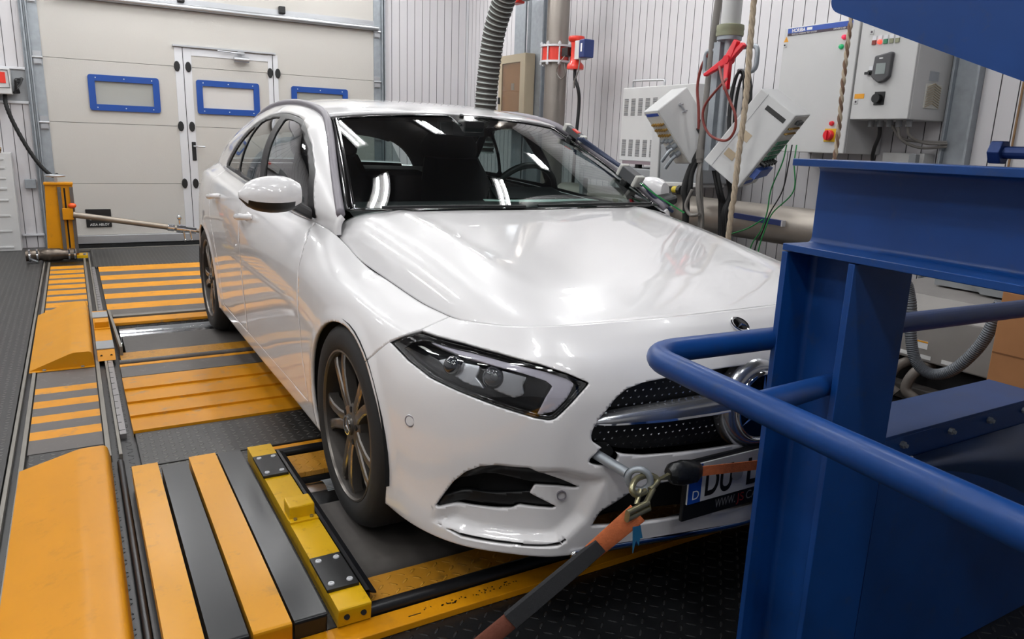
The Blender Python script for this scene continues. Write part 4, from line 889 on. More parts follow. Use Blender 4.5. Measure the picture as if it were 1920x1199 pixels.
    for i in range(46):
        x = -.86+rnd.random()*.30; y = -.575+rnd.random()*.018+(x+.86)*.02; l = .003+.012*rnd.random(); 
        g.add([(x, y, .0006), (x+l*.4, y-.001, .0006), (x+l*.5, y+.004, .0006), (x+.001, y+.003+.002*rnd.random(), .0006)], [(0, 1, 2, 3)])
    g.box((-.90, -.572, 0), (-.865, -.569, .0006)); obj('scuffs', g, M['text'], o)
    g = G(); g.tube([(-1.497, -2.6, -.006), (-1.497, .80, -.006)], .012, 12); tag(obj('dark_tube', g, M['blk'], None, smooth=60), 'long black tube lying in the slot beside the front ramp cover', 'tube')
    # ramp covers
    def ramp(y0, y1, h, xs, label):
        r = thing('ramp_cover', label, 'cover', ((xs[0]+xs[3])/2, (y0+y1)/2, 0)); t = .004
        prof = [(xs[0], .004), (xs[1], h), (xs[2], h), (xs[3], .004)]
        pr2 = fillet([V3(a, 0, b) for a, b in prof], .02, 4); g = G()
        top = [(p[0], p[2]) for p in pr2]; n = len(top); vs = [(a, y0, b) for a, b in top]+[(a, y1, b) for a, b in top]
        g.add(vs, [(i, i+1, n+i+1, n+i) for i in range(n-1)]); g.add([(a, y0, b) for a, b in top], [tuple(range(n))[::-1]]); g.add([(a, y1, b) for a, b in top], [tuple(range(n))])
        obj('cover_sheet', g, M['yel'] if y0 < 0 else mat('orange_cover_worn', '#c4850f', .46, spec=.25, coat=.03, var=.06, vscale=4, dirt='#8a8474', dscale=4.5, damt=.5, crough=.2), r, smooth=30)
        return r
    r = ramp(2.15, 3.49, .081, (-1.836, -1.641, -1.553, -1.545), 'worn orange ramp cover beside the rear wheel')
    g = G(); g.box((-1.836, 2.125, 0), (-1.545, 2.152, .004)); obj('foot_flange', g, M['yel'], r, bevel=.001)
    for x in (-1.77, -1.60): g = G(); g.hexbolt((x, 2.138, .004), (0, 0, 1), .009, .006); obj('bolt', g, M['steel'], r)
    ramp(-3.2, .84, .057, (-1.818, -1.625, -1.536, -1.527), 'large clean orange ramp cover in the bottom left foreground')
    # slats
    def slat(x0, x1, yb, m, label):
        h = .06; g = G(); P_ = fillet([V3(0, yb, h), V3(0, -.545, h), V3(0, -.53, .002)], .012, 4); n = len(P_)
        vs = [(x0, p[1], p[2]) for p in P_]+[(x1, p[1], p[2]) for p in P_]
        g.add(vs, [(i, n+i, n+i+1, i+1) for i in range(n-1)])
        g.add([(x0, yb, h), (x0, -.545, h), (x0, -.54, .002), (x0, yb, .002)], [(0, 1, 2, 3)]); g.add([(x1, yb, h), (x1, -.545, h), (x1, -.54, .002), (x1, yb, .002)], [(3, 2, 1, 0)]); g.add([(x0, yb, h), (x1, yb, h), (x1, yb, .002), (x0, yb, .002)], [(3, 2, 1, 0)])
        o = tag(obj('raised_slat', g, m, None, smooth=30, bevel=.003), label, 'slat'); return o
    slat(-1.469, -1.386, .585, M['yelb'], 'leftmost raised slat, orange, next to the large ramp cover')
    slat(-1.377, -1.293, .54, M['blk'], 'black raised slat between the two orange slats')
    slat(-1.283, -1.192, .585, M['yelb'], 'orange raised slat between the two black slats')
    slat(-1.186, -1.106, .575, M['blk'], 'shiny black raised slat beside the yellow clamp bar')
    # yellow clamp bars
    c = thing('clamp_bar', 'yellow clamp bar with black plates left of the front wheel', 'bar', (-1.035, 0, 0))
    h = .06; x0, x1 = -1.078, -.992; g = G(); P_ = fillet([V3(0, .585, h), V3(0, -.548, h), V3(0, -.535, .004)], .010, 4); n = len(P_)
    vs = [(x0, p[1], p[2]) for p in P_]+[(x1, p[1], p[2]) for p in P_]; g.add(vs, [(i, n+i, n+i+1, i+1) for i in range(n-1)])
    for x, rev in ((x0, 0), (x1, 1)): f = (0, 1, 2, 3); g.add([(x, .585, h), (x, -.548, h), (x, -.54, .004), (x, .585, .004)], [f[::-1] if rev else f])
    g.add([(x0, .585, h), (x1, .585, h), (x1, .585, .004), (x0, .585, .004)], [(3, 2, 1, 0)]); obj('bar_body', g, M['yel2'], c, smooth=30, bevel=.002)
    for y0, y1 in ((.285, .465), (-.465, -.295)):
        g = G(); g.box((x0-.004, y0, h), (x1-.004, y1, h+.010)); pl = obj('black_plate', g, M['black'], c, bevel=.002)
        for x in (x0+.014, x1-.022):
            for y in (y0+.025, y1-.025):
                g = G(); g.lathe([(.009, 0), (.008, .003), (.004, .003), (.0035, .001), (.0004, .001)], (x, y, h+.010), (0, 0, 1), 14); obj('screw', g, M['alu_w'], pl, smooth=30)
    g = G(); g.box((x0+.004, -.045, h), (x1-.004, .03, h+.045)); b = obj('stop_block', g, M['yel2'], c, bevel=.005)
    g = G(); g.box((x0, -.068, h), (x1, -.045, h+.006)); obj('block_flange', g, M['yel2'], b, bevel=.001)
    for x in (x0+.018, x1-.018): g = G(); g.hexbolt((x, -.056, h+.006), (0, 0, 1), .006, .006); obj('bolt', g, M['zinc'], b)
    for x in (x0+.022, x1-.02): g = G(); g.cyl((x, -.5408, .032), (x, -.546, .034), .0075, 12); obj('bolt_hole', g, M['dark'], c)
    g = G(); g.obox((-.985, .54, 0), (.012, 0, 0), (0, -1.02, 0), (0, 0, .05)); g.obox((-.985, .54, .045), (.030, 0, -.012), (0, -1.02, 0), (0, 0, .006)); obj('guide_edge', g, M['blk'], c)
    c = thing('clamp_bar', 'short orange clamp bar with grey plates beside the rear ramp cover', 'bar', (-1.485, 2.8, 0)); h = .045; x0, x1 = -1.528, -1.444
    g = G(); P_ = [V3(0, 3.30, h), V3(0, 2.275, h), V3(0, 2.21, .004)]; vs = [(x0, p[1], p[2]) for p in P_]+[(x1, p[1], p[2]) for p in P_]; g.add(vs, [(0, 3, 4, 1), (1, 4, 5, 2)])
    g.add([(x0, 3.3, h), (x0, 2.275, h), (x0, 2.21, .004), (x0, 3.3, .004)], [(0, 1, 2, 3)]); g.add([(x1, 3.3, h), (x1, 2.275, h), (x1, 2.21, .004), (x1, 3.3, .004)], [(3, 2, 1, 0)]); g.add([(x0, 3.3, h), (x1, 3.3, h), (x1, 3.3, 0), (x0, 3.3, 0)], [(3, 2, 1, 0)])
    obj('bar_body', g, M['yel'], c, bevel=.002)
    for y0, y1 in ((3.08, 3.24), (2.29, 2.46)): g = G(); g.box((x0-.002, y0, h), (x1, y1, h+.008)); obj('grey_plate', g, M['greyd'], c, bevel=.002)
    g = G(); g.box((x0+.004, 2.80, h), (x1-.004, 2.90, h+.04)); b = obj('stop_block', g, M['yel'], c, bevel=.004)
    g = G(); g.box((x0, 2.765, h), (x1, 2.80, h+.005)); obj('block_flange', g, M['yel'], b)
    for x in (x0+.018, x1-.018): g = G(); g.cyl((x, 2.246, .024), (x, 2.240, .022), .006, 10); obj('bolt_hole', g, M['dark'], c)
    g = G(); g.obox((-1.438, 3.30, .0), (.014, 0, 0), (.02, -1.0, 0), (0, 0, .05)); obj('guide_edge', g, M['railm'], c)
floor_items()
# ---------------------------------------------------------------- ceiling lights, several of them added as fill
for i, (x, y) in enumerate(FIXTURES_AND_FILL):
    L = thing('ceiling_and_fill_light', 'one of the short twin-tube lights on the dark ceiling, several of them added as fill', 'lamp', (x, y, CEIL), 'ceiling lights')
    g = G(); g.box((x-.08, y-.33, CEIL-.05), (x+.08, y+.33, CEIL-.001)); obj('light_body', g, M['alu_w'], L)
    for dx in (-.04, .04): g = G(); g.cyl((x+dx, y-.29, CEIL-.075), (x+dx, y+.29, CEIL-.075), .013, 12); obj('tube', g, M['tube'], L, smooth=60)
# ---------------------------------------------------------------- things along the gate wall
def gate_side():
    zf = -.019
    j = thing('jack_stand', 'orange floor column with handwheel beside the white gate', 'column', (-1.68, 6.02, 0))
    g = G(); g.prism([(-1.79, 5.98, .70), (-1.70, 5.98, .70), (-1.70, 5.98, .03), (-1.825, 5.98, .03)], (0, .10, 0)); obj('web_plate', g, M['yel'], j, bevel=.003)
    g = G(); g.box((-1.70, 5.98, .03), (-1.57, 6.08, .70)); g.box((-1.80, 5.96, .69), (-1.565, 6.10, .71)); obj('column_body', g, M['yel'], j, bevel=.003)
    for x in (-1.695, -1.598): g = G(); g.obox((x, 5.955, .05), (.03, 0, 0), (0, .025, 0), (0, 0, .62)); obj('slide_rail', g, M['strip'], j)
    g = G(); g.box((-1.646, 5.978, .10), (-1.632, 5.981, .66)); obj('slot', g, M['dark'], j)
    g = G(); g.box((-1.84, 5.95, .001), (-1.50, 6.12, .03)); obj('base_plate', g, M['yel2'], j, bevel=.003)
    for x in (-1.525,): g = G(); g.hexbolt((x, 5.965, .03), (0, 0, 1), .016, .015); obj('bolt', g, M['steel'], j)
    g = G(); g.box((-1.672, 5.93, .37), (-1.585, 5.956, .475)); obj('clamp_plate', g, M['yel'], j, bevel=.003)
    g = G(); g.tube([(-1.70+.075*math.cos(t), 6.03+.075*math.sin(t), .77) for t in [i*math.pi/12 for i in range(24)]], .010, 8, closed=True); g.cyl((-1.70, 6.03, .71), (-1.70, 6.03, .78), .014, 10); g.box((-1.775, 6.02, .765), (-1.625, 6.04, .777)); obj('handwheel', g, M['alu'], j, smooth=60)
    g = G(); g.ball((-1.588, 5.94, .50), .035, sc=(1, .8, .7)); obj('orange_knob', g, mat('signal_orange', '#e0561c', .4), j, smooth=180)
    b = thing('restraint_rod', 'long brass-grey restraint rod running from the orange column to the car', 'rod', (-1.0, 5.9, .3))
    a0, a1 = V3(-1.585, 5.90, .42), V3(-.40, 5.86, .222)
    g = G(); g.cyl(a0, a0+(a1-a0)*.78, .028, 16); g.cyl(a0+(a1-a0)*.74, a1, .020, 16); obj('tube', g, mat('old_tube', '#8c8378', .4, .6, var=.1), b, smooth=50)
    g = G(); m = a0+(a1-a0)*.76; dd = nrm(a1-a0); g.cyl(m-dd*.11, m-dd*.05, .036, 16); g.cyl(m-dd*.03, m+dd*.05, .042, 16); g.cyl(m+dd*.05, m+dd*.15, .030, 16); obj('coupling', g, M['chrome'], b, smooth=50)
    g = G(); g.cyl(m, m+V3(0, -.01, .09), .010, 10); g.ball(m+V3(0, -.01, .11), .022, sc=(1, 1, 1.4)); 
    for dx in (.03, .09): g.cyl(m+V3(dx, -.03, -.02), m+V3(dx+.01, -.03, -.10), .008, 8); g.ball(m+V3(dx+.01, -.03, -.11), .014)
    obj('locking_pins', g, M['chrome'], b, smooth=60)
    p = thing('pipe_fitting', 'greasy steel pipe fitting with clamps lying at the foot of the orange column', 'pipe', (-1.78, 5.86, .05)); g = G()
    x0, x1 = -1.99, -1.58; yy, zz = 5.82, .064
    g.lathe([(.052, 0), (.052, .10), (.046, .11), (.058, .14), (.062, .2), (.058, .27), (.046, .29), (.048, .33), (.054, .335), (.054, .40), (.046, .40), (.046, .36)], (x0, yy, zz), (1, 0, 0), 24); obj('pipe_body', g, mat('greasy_steel', '#5f564e', .3, .8, var=.25, vscale=30), p, smooth=40)
    for dx in (.03, .09, .34, .385): g = G(); g.lathe([(.056, -.008), (.058, -.006), (.058, .006), (.056, .008)], (x0+dx, yy, zz), (1, 0, 0), 24); obj('hose_clip', g, M['chrome'], p, smooth=40)
    g = G(); g.cyl((x0+.03, yy-.06, zz-.02), (x0+.09, yy-.07, zz-.05), .013, 10); obj('clip_screw', g, M['chrome'], p)
    # wall switch box
    s = thing('switch_box', 'white wall switch box with a red label left of the gate', 'box', (-2.1, 6.8, 1.6))
    g = G(); g.box((-2.28, 6.66, 1.50), (-1.992, 6.845, 1.735)); obj('box_body', g, M['grey'], s, bevel=.006)
    g = G(); g.box((-2.085, 6.655, 1.60), (-2.03, 6.66, 1.70)); obj('red_label', g, M['red'], s)
    g = G(); g.tube([(-2.26, 6.655, 1.72), (-2.008, 6.655, 1.72), (-2.003, 6.655, 1.56), (-2.26, 6.655, 1.555)], .003, 6); obj('panel_line', g, M['cable'], s)
    g = G(); g.tube(cr([(-2.055, 6.76, 1.50), (-2.052, 6.70, 1.40), (-2.011, 6.70, 1.237), (-1.924, 6.70, 1.013), (-1.83, 6.70, .835), (-1.74, 6.70, .735), (-1.69, 6.75, .74)], 10), [.017+.003*(i % 2) for i in range(61)], 8)
    tag(obj('conduit_hose', g, M['rubber'], None, smooth=60), 'black corrugated cable hose sagging from switch box down to the orange column', 'hose')
    g = G()
    for k in range(5):
        g.tube(cr([(-1.98+.01*k, 6.80, 1.52), (-1.955, 6.74-.01*k, 1.55+.02*k), (-1.925, 6.78, 1.60+.012*k), (-1.90, 6.80, 1.66)], 6), .012, 6)
    tag(obj('cable_bundle', g, M['cable'], None, smooth=60), 'tangle of black cables beside the switch box', 'cable')
    # louvred cabinet
    l = thing('louvred_cabinet', 'pale slatted metal cabinet against the far left wall', 'cabinet', (-2.4, 6.7, 0)); g = G()
    g.box((-2.9, 6.62, .001), (-2.06, 6.845, .95)); obj('cabinet_body', g, M['grey'], l, bevel=.004)
    for i, z in enumerate((.03, .19, .34, .49, .60, .70, .80, .885)): g = G(); g.box((-2.88, 6.612, z), (-2.12, 6.622, z+.018)); obj('slat', g, M['grey'], l, bevel=.002)
    g = G(); g.tube([(-2.25, 6.62, .99), (-2.13, 6.62, .985)], .02, 10); g.cyl((-2.15, 6.64, .95), (-2.15, 6.62, 1.0), .015, 10); tag(obj('brass_fitting', g, mat('old_brass', '#8a6f50', .4, .7), None, smooth=50), 'brass fitting on top of the pale slatted cabinet', 'fitting')
    g = G(); g.box((-1.98, 6.80, .60), (-1.885, 6.845, .69)); tag(obj('bracket_box', g, M['steel'], None, bevel=.004), 'small grey metal box beside the gate guide rail', 'box')
gate_side()
# ---------------------------------------------------------------- things along the right wall
def right_wall():
    XR = 2.953
    # ribbed duct hose
    path = cr([(2.2, 4.93, 1.10), (2.2, 4.895, 1.617), (2.2, 4.84, 1.95), (2.2, 4.75, 2.28), (2.2, 4.57, 2.56), (2.15, 4.30, 2.82), (2.05, 4.0, 3.1), (2.0, 3.8, 3.59)], 24)
    P_ = np.array(path); L = np.concatenate([[0], np.cumsum(np.linalg.norm(np.diff(P_, axis=0), axis=1))]); n = int(L[-1]/.0133); s = np.linspace(0, L[-1], n); Q = np.stack([np.interp(s, L, P_[:, i]) for i in range(3)], 1)
    rr = [.108+(.006 if i % 4 in (0, 1) else (-.003 if i % 4 == 2 else 0.001)) for i in range(n)]
    g = G(); g.tube(Q, rr, 24); nq = 24
    for i in range(n-1):
        if i % 4 == 0:
            for k in range(24): g.m[i*24+k] = 1
    tag(obj('duct_hose', g, [M['hose'], M['hosew']], None, smooth=40), 'large dark wire-ribbed duct hose hanging behind the car roof', 'hose')
    # steel column
    g = G(); g.box((2.74, 5.06, -.018), (2.76, 5.28, 3.55)); g.box((2.90, 4.62, -.018), (2.95, 5.28, 3.55)); g.box((2.73, 4.70, -.018), (2.745, 4.92, 3.55)); g.box((2.745, 4.80, -.018), (2.90, 4.82, 3.55))
    tag(obj('steel_column', g, M['steel'], None), 'grey steel column on the right wall behind the vertical pipe', 'column')
    # beige wall cabinet
    c = thing('wall_cabinet', 'beige wall cabinet with a tinted window in its door behind the car roof', 'cabinet', (2.78, 5.08, 1.5))
    g = G(); y0, y1, z0, z1 = 4.80, 5.36, 1.35, 2.12; x = 2.60
    g.box((x+.02, y0, z0), (2.72, y1, z1)); obj('cabinet_body', g, M['beige'], c, bevel=.004)
    g = G(); wy0, wy1, wz0, wz1 = 4.90, 5.29, 1.42, 2.04
    for (a, b, d, e) in ((y0, wy0, z0, z1), (wy1, y1, z0, z1), (wy0, wy1, wz1, z1), (wy0, wy1, z0, wz0)): g.box((x, a, d), (x+.02, b, e))
    dr = obj('cabinet_door', g, M['beige'], c)
    g = G(); g.box((x+.016, wy0, wz0), (x+.019, wy1, wz1)); obj('mounting_board', g, M['brown'], dr)
    g = G(); g.box((x+.004, wy0, wz0), (x+.006, wy1, wz1)); obj('tinted_pane', g, GLASS_B, dr)
    g = G(); g.box((x-.015, 5.315, 1.62), (x, 5.345, 1.69)); obj('latch', g, M['black'], dr, bevel=.004)
    g = G(); g.box((x+.011, 5.04, 1.76), (x+.016, 5.10, 1.83)); g.box((x+.011, 4.93, 1.48), (x+.016, 5.03, 1.54)); obj('instrument', g, M['greyd'], dr)
    # vertical pipe with flange, valve
    p = thing('vertical_pipe', 'brushed steel vertical pipe with a red bolted flange on the right wall', 'pipe', (2.5, 4.06, -.02)); px, py = 2.5, 4.06
    g = G(); g.cyl((px, py, -.019), (px, py, 3.59), .105, 40); obj('pipe', g, M['ductd'], p, smooth=60)
    f = obj('flange', G().lathe([(.106, -.0), (.155, 0), (.155, .018), (.106, .018)], (px, py, 1.955), (0, 0, 1), 40).lathe([(.106, -.0), (.155, 0), (.155, .018), (.106, .018)], (px, py, 2.095), (0, 0, 1), 40), M['alu_w'], p, smooth=30)
    obj('valve_ring', G().lathe([(.106, 0), (.135, 0), (.135, .12), (.106, .12)], (px, py, 1.974), (0, 0, 1), 40), M['red'], p, smooth=30)
    for i in range(8):
        a = math.radians(22+45*i); g = G(); q = (px+.145*math.cos(a), py+.145*math.sin(a)); g.cyl((q[0], q[1], 1.93), (q[0], q[1], 2.14), .008, 8); g.hexbolt((q[0], q[1], 1.937), (0, 0, 1), .015, .018); g.hexbolt((q[0], q[1], 2.113), (0, 0, 1), .015, .018); obj('flange_bolt', g, M['alu_w'], f, smooth=40)
    a = thing('valve_actuator', 'red pneumatic actuator with a blue control box beside the vertical pipe', 'actuator', (2.5, 3.72, 2.03))
    g = G(); g.lathe([(.0005, -.15), (.075, -.15), (.078, -.13), (.075, -.11), (.05, -.085), (.045, -.05), (.045, .05), (.05, .085), (.07, .10), (.075, .12), (.07, .135), (.0005, .135)], (2.5, 3.74, 2.03), (0, 0, 1), 28); obj('actuator_body', g, M['red'], a, smooth=40)
    g = G(); g.cyl((2.5, 3.922, 2.04), (2.5, 3.78, 2.04), .032, 16); g.box((2.44, 3.79, 2.0), (2.53, 3.89, 2.075)); obj('coupling', g, M['black'], a, bevel=.004)
    g = G(); g.box((2.45, 3.625, 1.96), (2.55, 3.69, 2.12)); obj('bracket', g, M['grey'], a, bevel=.003)
    g = G(); g.box((2.45, 3.545, 1.97), (2.56, 3.625, 2.125)); bx = obj('control_box', g, M['navy'], a, bevel=.008)
    g = G(); g.box((2.447, 3.575, 2.02), (2.45, 3.595, 2.09)); obj('label', g, M['textw'], bx)
    g = G(); g.tube(cr([(2.44, 3.83, 2.0), (2.40, 3.87, 1.92), (2.42, 3.92, 1.86), (2.43, 3.86, 1.80), (2.43, 3.79, 1.84), (2.42, 3.80, 1.93)], 6), .005, 6); g.tube(cr([(2.45, 3.6, 1.96), (2.45, 3.62, 1.85), (2.46, 3.68, 1.78), (2.5, 3.74, 1.72)], 6), .006, 6); obj('wire', g, M['cableg'], a, smooth=60)
    g = G(); g.tube(cr([(2.5, 3.74, 1.88), (2.5, 3.735, 1.80), (2.52, 3.70, 1.70), (2.55, 3.72, 1.55), (2.55, 3.75, 1.1), (2.55, 3.75, .2), (2.55, 3.75, 0)], 8), .016, 8); tag(obj('valve_cable', g, M['cable'], None, smooth=60), 'thick dark cable dropping from the red actuator beside the pipe', 'cable')
    r = thing('pipe_coupling', 'red and grey pipe coupling at the top edge beside the duct hose', 'coupling', (2.3, 4.4, 2.6)); g = G(); g.cyl((2.45, 4.93, 2.66), (2.45, 4.66, 2.63), .035, 14); g.box((2.40, 4.68, 2.565), (2.5, 4.83, 2.67)); obj('red_yoke', g, M['red'], r, bevel=.01)
    g = G(); g.ball((2.45, 4.57, 2.63), .085, sc=(.8, 1.1, .75)); obj('valve_body', g, M['steel'], r, smooth=180)
    g = G(); g.cyl((2.45, 4.57, 2.66), (2.45, 4.57, 3.55), .02, 10); obj('drop_rod', g, M['steel'], r)
    # analyser cabinet on a steel table
    a = thing('analyser_cabinet', 'pale vented analyser cabinet standing on the grey steel table', 'cabinet', (2.5, 2.6, 1.1)); x = 2.40; y0, y1 = 2.02, 2.885; z0, z1 = 1.10, 1.675
    g = G(); g.box((x, y0, z0), (2.85, y1, z1)); B = obj('cabinet_body', g, M['grey'], a, bevel=.006)
    for zc in (1.525, 1.205):
        for k in range(5):
            y = 2.83-.088*k; g = G()
            for i in range(15): g.box((x-.0012, y-.026, zc-.068+i*.009), (x+.002, y+.026, zc-.0638+i*.009))
            obj('vent', g, M['text'], B)
    g = G(); g.tube(fillet([(x+.03, 2.80, z1), (x+.03, 2.80, z1+.055), (x+.03, 2.42, z1+.045), (x+.03, 2.42, z1)], .02), .009, 8); obj('handle', g, M['alu'], B, smooth=60)
    g = G(); g.box((x+.002, 2.05, z0-.025), (2.80, 2.84, z0)); obj('plinth', g, mat('mauve_plinth', '#7f7076', .5), a)
    for y in (2.15, 2.72): g = G(); g.cyl((x+.08, y, z0-.055), (x+.08, y, z0-.025), .03, 14); obj('foot', g, M['black'], a)
    t = thing('steel_table', 'dark grey steel frame table under the vented analyser cabinet', 'table', (2.5, 2.5, 0)); zt = 1.045
    g = G(); g.box((2.17, 1.98, zt-.105), (2.21, 3.1, zt)); g.box((2.85, 1.98, zt-.105), (2.89, 3.1, zt)); g.box((2.21, 1.98, zt-.03), (2.85, 3.1, zt-.002)); obj('table_frame', g, M['greyd'], t)
    for y in (2.0, 3.05):
        for xx in (2.165, 2.84): g = G(); g.box((xx, y, -.019), (xx+.05, y+.05, zt-.03)); obj('leg', g, M['greyd'], t)
    # horizontal exhaust duct
    d = thing('exhaust_duct', 'large dull steel duct running horizontally along the right wall', 'duct', (2.35, 1.4, .75))
    g = G(); g.cyl((2.36, .6, .755), (2.36, 3.6, .755), .122, 40); obj('duct', g, M['duct'], d, smooth=60)
    for y in (.8, 1.9, 3.3): g = G(); g.box((2.33, y, -.019), (2.39, y+.05, .66)); obj('support', g, M['greyd'], d)
    g = G(); g.obox((2.21, .985, .765), (.02, 0, 0), (0, .40, .01), (0, .0, .035)); g2 = G(); g2.box((2.208, .978, .762), (2.24, .988, .80)); t = tag(obj('blue_trunking', g, M['navy'], None, bevel=.002), 'short navy blue rail fixed across the horizontal duct', 'rail'); obj('end_cap', g2, M['alu_w'], t)
    # big emission cabinet
    h = thing('emission_cabinet', 'light grey wall cabinet with a blue header band and red and green lamps', 'cabinet', (2.75, 1.15, 1.2)); x = 2.585; y0, y1, z0, z1 = .895, 1.455, 1.215, 2.005
    g = G(); g.box((x+.018, y0, z0), (2.95, y1, z1)); obj('cabinet_body', g, M['grey'], h, bevel=.006)
    g = G(); g.box((x, y0, z0), (x+.017, y1, z1)); D = obj('cabinet_door', g, M['grey'], h, bevel=.005)
    g = G(); g.box((x-.003, .945, 1.968), (x, 1.425, 1.998)); obj('header_band', g, M['horb'], D); g = G(); g.box((x-.003, .945, 1.953), (x, 1.425, 1.968)); obj('header_line', g, M['maroon'], D)
    ex, ez = (0, -1, 0), (0, 0, 1)
    text(D, 'header_text', 'HORIBA', (x-.003, 1.392, 1.972), ex, ez, .030, M['textw'], .001, width=.105, bold=.03)
    g = G(); g.box((x-.0038, 1.235, 1.975), (x-.003, 1.275, 1.992)); obj('header_chip', g, M['textw'], D)
    text(D, 'header_text', 'VEHICLE EMISSION TEST SYSTEM', (x-.003, 1.392, 1.9565), ex, ez, .0125, M['textw'], .001, width=.195)
    text(D, 'header_text', "DRIVER'S AID", (x-.003, 1.075, 1.9565), ex, ez, .0135, M['textw'], .001, width=.085)
    g = G(); g.prism([(x, 1.452, 1.917), (x, 1.414, 1.917), (x, 1.433, 1.952)], (-.0015, 0, 0)); w_ = obj('warning_sign', g, M['orangelab'], D); text(w_, 'sign_mark', '!', (x-.0015, 1.437, 1.921), ex, ez, .022, M['text'], .0006)
    for nm, y, z, m in (('red_lamp', .990, 1.906, 'lampp'), ('green_lamp', 1.003, 1.852, 'lampg'), ('red_button', 1.0, 1.397, 'redp')): g = G(); g.lathe([(.015, 0), (.015, .008), (.012, .016), (.0005, .018)], (x, y, z), (-1, 0, 0), 20); obj(nm, g, M[m], D, smooth=40)
    g = G(); g.box((x-.004, .965, 1.285), (x, 1.045, 1.365)); q = obj('switch_plate', g, mat('switch_yellow', '#d9b21c', .5), D); g = G(); g.lathe([(.032, 0), (.032, .025), (.026, .03), (.0005, .03)], (x-.004, 1.005, 1.325), (-1, 0, 0), 24); g.box((x-.045, .998, 1.297), (x-.03, 1.012, 1.353)); obj('main_switch', g, M['redp'], q, smooth=40)
    g = G(); g.box((x-.004, 1.425, 1.885), (x, 1.45, 1.908)); q = obj('lock', g, M['grey'], D); g = G(); g.cyl((x-.006, 1.438, 1.897), (x-.003, 1.438, 1.897), .006, 10); obj('lock_barrel', g, M['black'], q)
    # control cabinet
    c = thing('control_cabinet', 'light grey control cabinet with indicator lamps, dark display and louvred side filter', 'cabinet', (2.75, .7, 1.4)); x = 2.575; y0, y1, z0, z1 = .500, .872, 1.418, 2.05
    g = G(); g.box((x+.018, y0, z0), (2.93, y1, z1)); B = obj('cabinet_body', g, M['grey'], c, bevel=.006)
    g = G(); g.box((x, y0+.002, z0+.002), (x+.017, y1, z1)); D = obj('cabinet_door', g, M['grey'], c, bevel=.004)
    for k, (m, cap) in enumerate((('maroon', 0), ('lampr', 1), ('greenc', 0), ('olive', 0), ('olive', 0))):
        y = .776-.0365*k; g = G(); g.box((x-.004, y-.012, 1.868), (x, y+.012, 1.89)); q = obj('indicator_label', g, M['alu_w'], D); g = G(); g.box((x-.008, y-.012, 1.842), (x, y+.012, 1.866)) if not cap else g.lathe([(.013, 0), (.013, .010), (.009, .015), (.0005, .016)], (x, y, 1.855), (-1, 0, 0), 16); obj('indicator_lamp', g, (mat('dull_red_lens', '#7d2a22', .3) if m == 'maroon' else M[m]), q)
    g = G(); P_ = [(x, .742, 1.775), (x, .645, 1.792), (x, .632, 1.79), (x, .635, 1.655), (x, .665, 1.63), (x, .70, 1.622), (x, .735, 1.645), (x, .75, 1.66)]; g.prism(P_, (-.03, 0, 0)); q = obj('display_panel', g, mat('dark_grey_plastic', '#4a4a4d', .5), D, bevel=.008); g = G(); g.box((x-.032, .662, 1.672), (x-.0295, .722, 1.732)); obj('screen', g, mat('lcd', '#8f9796', .15), q); g = G(); g.box((x-.032, .685, 1.757), (x-.0295, .708, 1.763)); obj('badge', g, M['textw'], q)
    g = G(); g.box((x-.004, .66, 1.50), (x, .725, 1.575)); q = obj('switch_plate', g, M['black'], D); g = G(); g.cyl((x-.004, .70, 1.537), (x-.03, .70, 1.537), .026, 16); obj('rotary_knob', g, M['black'], q, smooth=40)
    g = G(); g.box((x-.004, .762, 1.70), (x, .786, 1.722)); q = obj('indicator_label', g, M['alu_w'], D); g = G(); g.cyl((x, .774, 1.685), (x-.014, .774, 1.685), .014, 12); g.box((x-.022, .768, 1.675), (x-.01, .80, 1.69)); obj('selector_knob', g, M['black'], q)
    g = G(); g.box((x-.001, .795, 1.54), (x, .86, 1.568)); q = obj('warning_label', g, M['orangelab'], D)
    for y, z in ((.845, 1.522), (.80, 1.915)): g = G(); g.box((x-.004, y-.013, z-.014), (x, y+.013, z+.014)); q = obj('lock', g, M['grey'], D, bevel=.002); g = G(); g.cyl((x-.006, y, z), (x-.003, y, z), .006, 10); obj('lock_barrel', g, M['maroon'], q)
    yy = y0; g = G(); g.box((2.70, yy-.006, 1.485), (2.85, yy, 1.62)); F = obj('filter_frame', g, M['sensor'], B, bevel=.002)
    for k in range(9):
        z = 1.49+.0135*k; g = G(); g.obox((2.71, yy-.010, z), (.065, 0, .022), (0, .008, 0), (0, 0, .006)); g.obox((2.84, yy-.010, z), (-.065, 0, .022), (0, .008, 0), (0, 0, .006)); obj('louvre', g, M['beige'], F)
    g = G(); g.box((2.72, yy-.002, 1.637), (2.81, yy, 1.69)); obj('type_label', g, M['alu'], B)
    for k in range(5): y = .555+.06*k; g = G(); g.cyl((2.68, y, 1.38), (2.68, y, 1.418), .018, 12); obj('cable_gland', g, M['greyd'], B)
    g = G()
    for y, pts in ((.56, [(2.68, .56, 1.39), (2.70, .55, 1.33), (2.78, .50, 1.29), (2.90, .44, 1.29)]), (.62, [(2.68, .62, 1.39), (2.70, .60, 1.31), (2.78, .53, 1.265), (2.90, .44, 1.275)]), (.66, [(2.68, .66, 1.39), (2.72, .62, 1.32), (2.80, .55, 1.30), (2.91, .45, 1.30)])): g.tube(cr(pts, 8), .008, 8)
    tag(obj('cable_loops', g, M['cableg'], None, smooth=60), 'grey cables looping out under the control cabinet to the wall channel', 'cable')
    g = G(); g.tube(cr([(2.68, .74, 1.40), (2.70, .745, 1.33), (2.72, .78, 1.25), (2.75, .80, 1.18), (2.80, .80, 1.0)], 8), .012, 8); tag(obj('drop_cable', g, M['cable'], None, smooth=60), 'black cable hanging straight down under the control cabinet', 'cable')
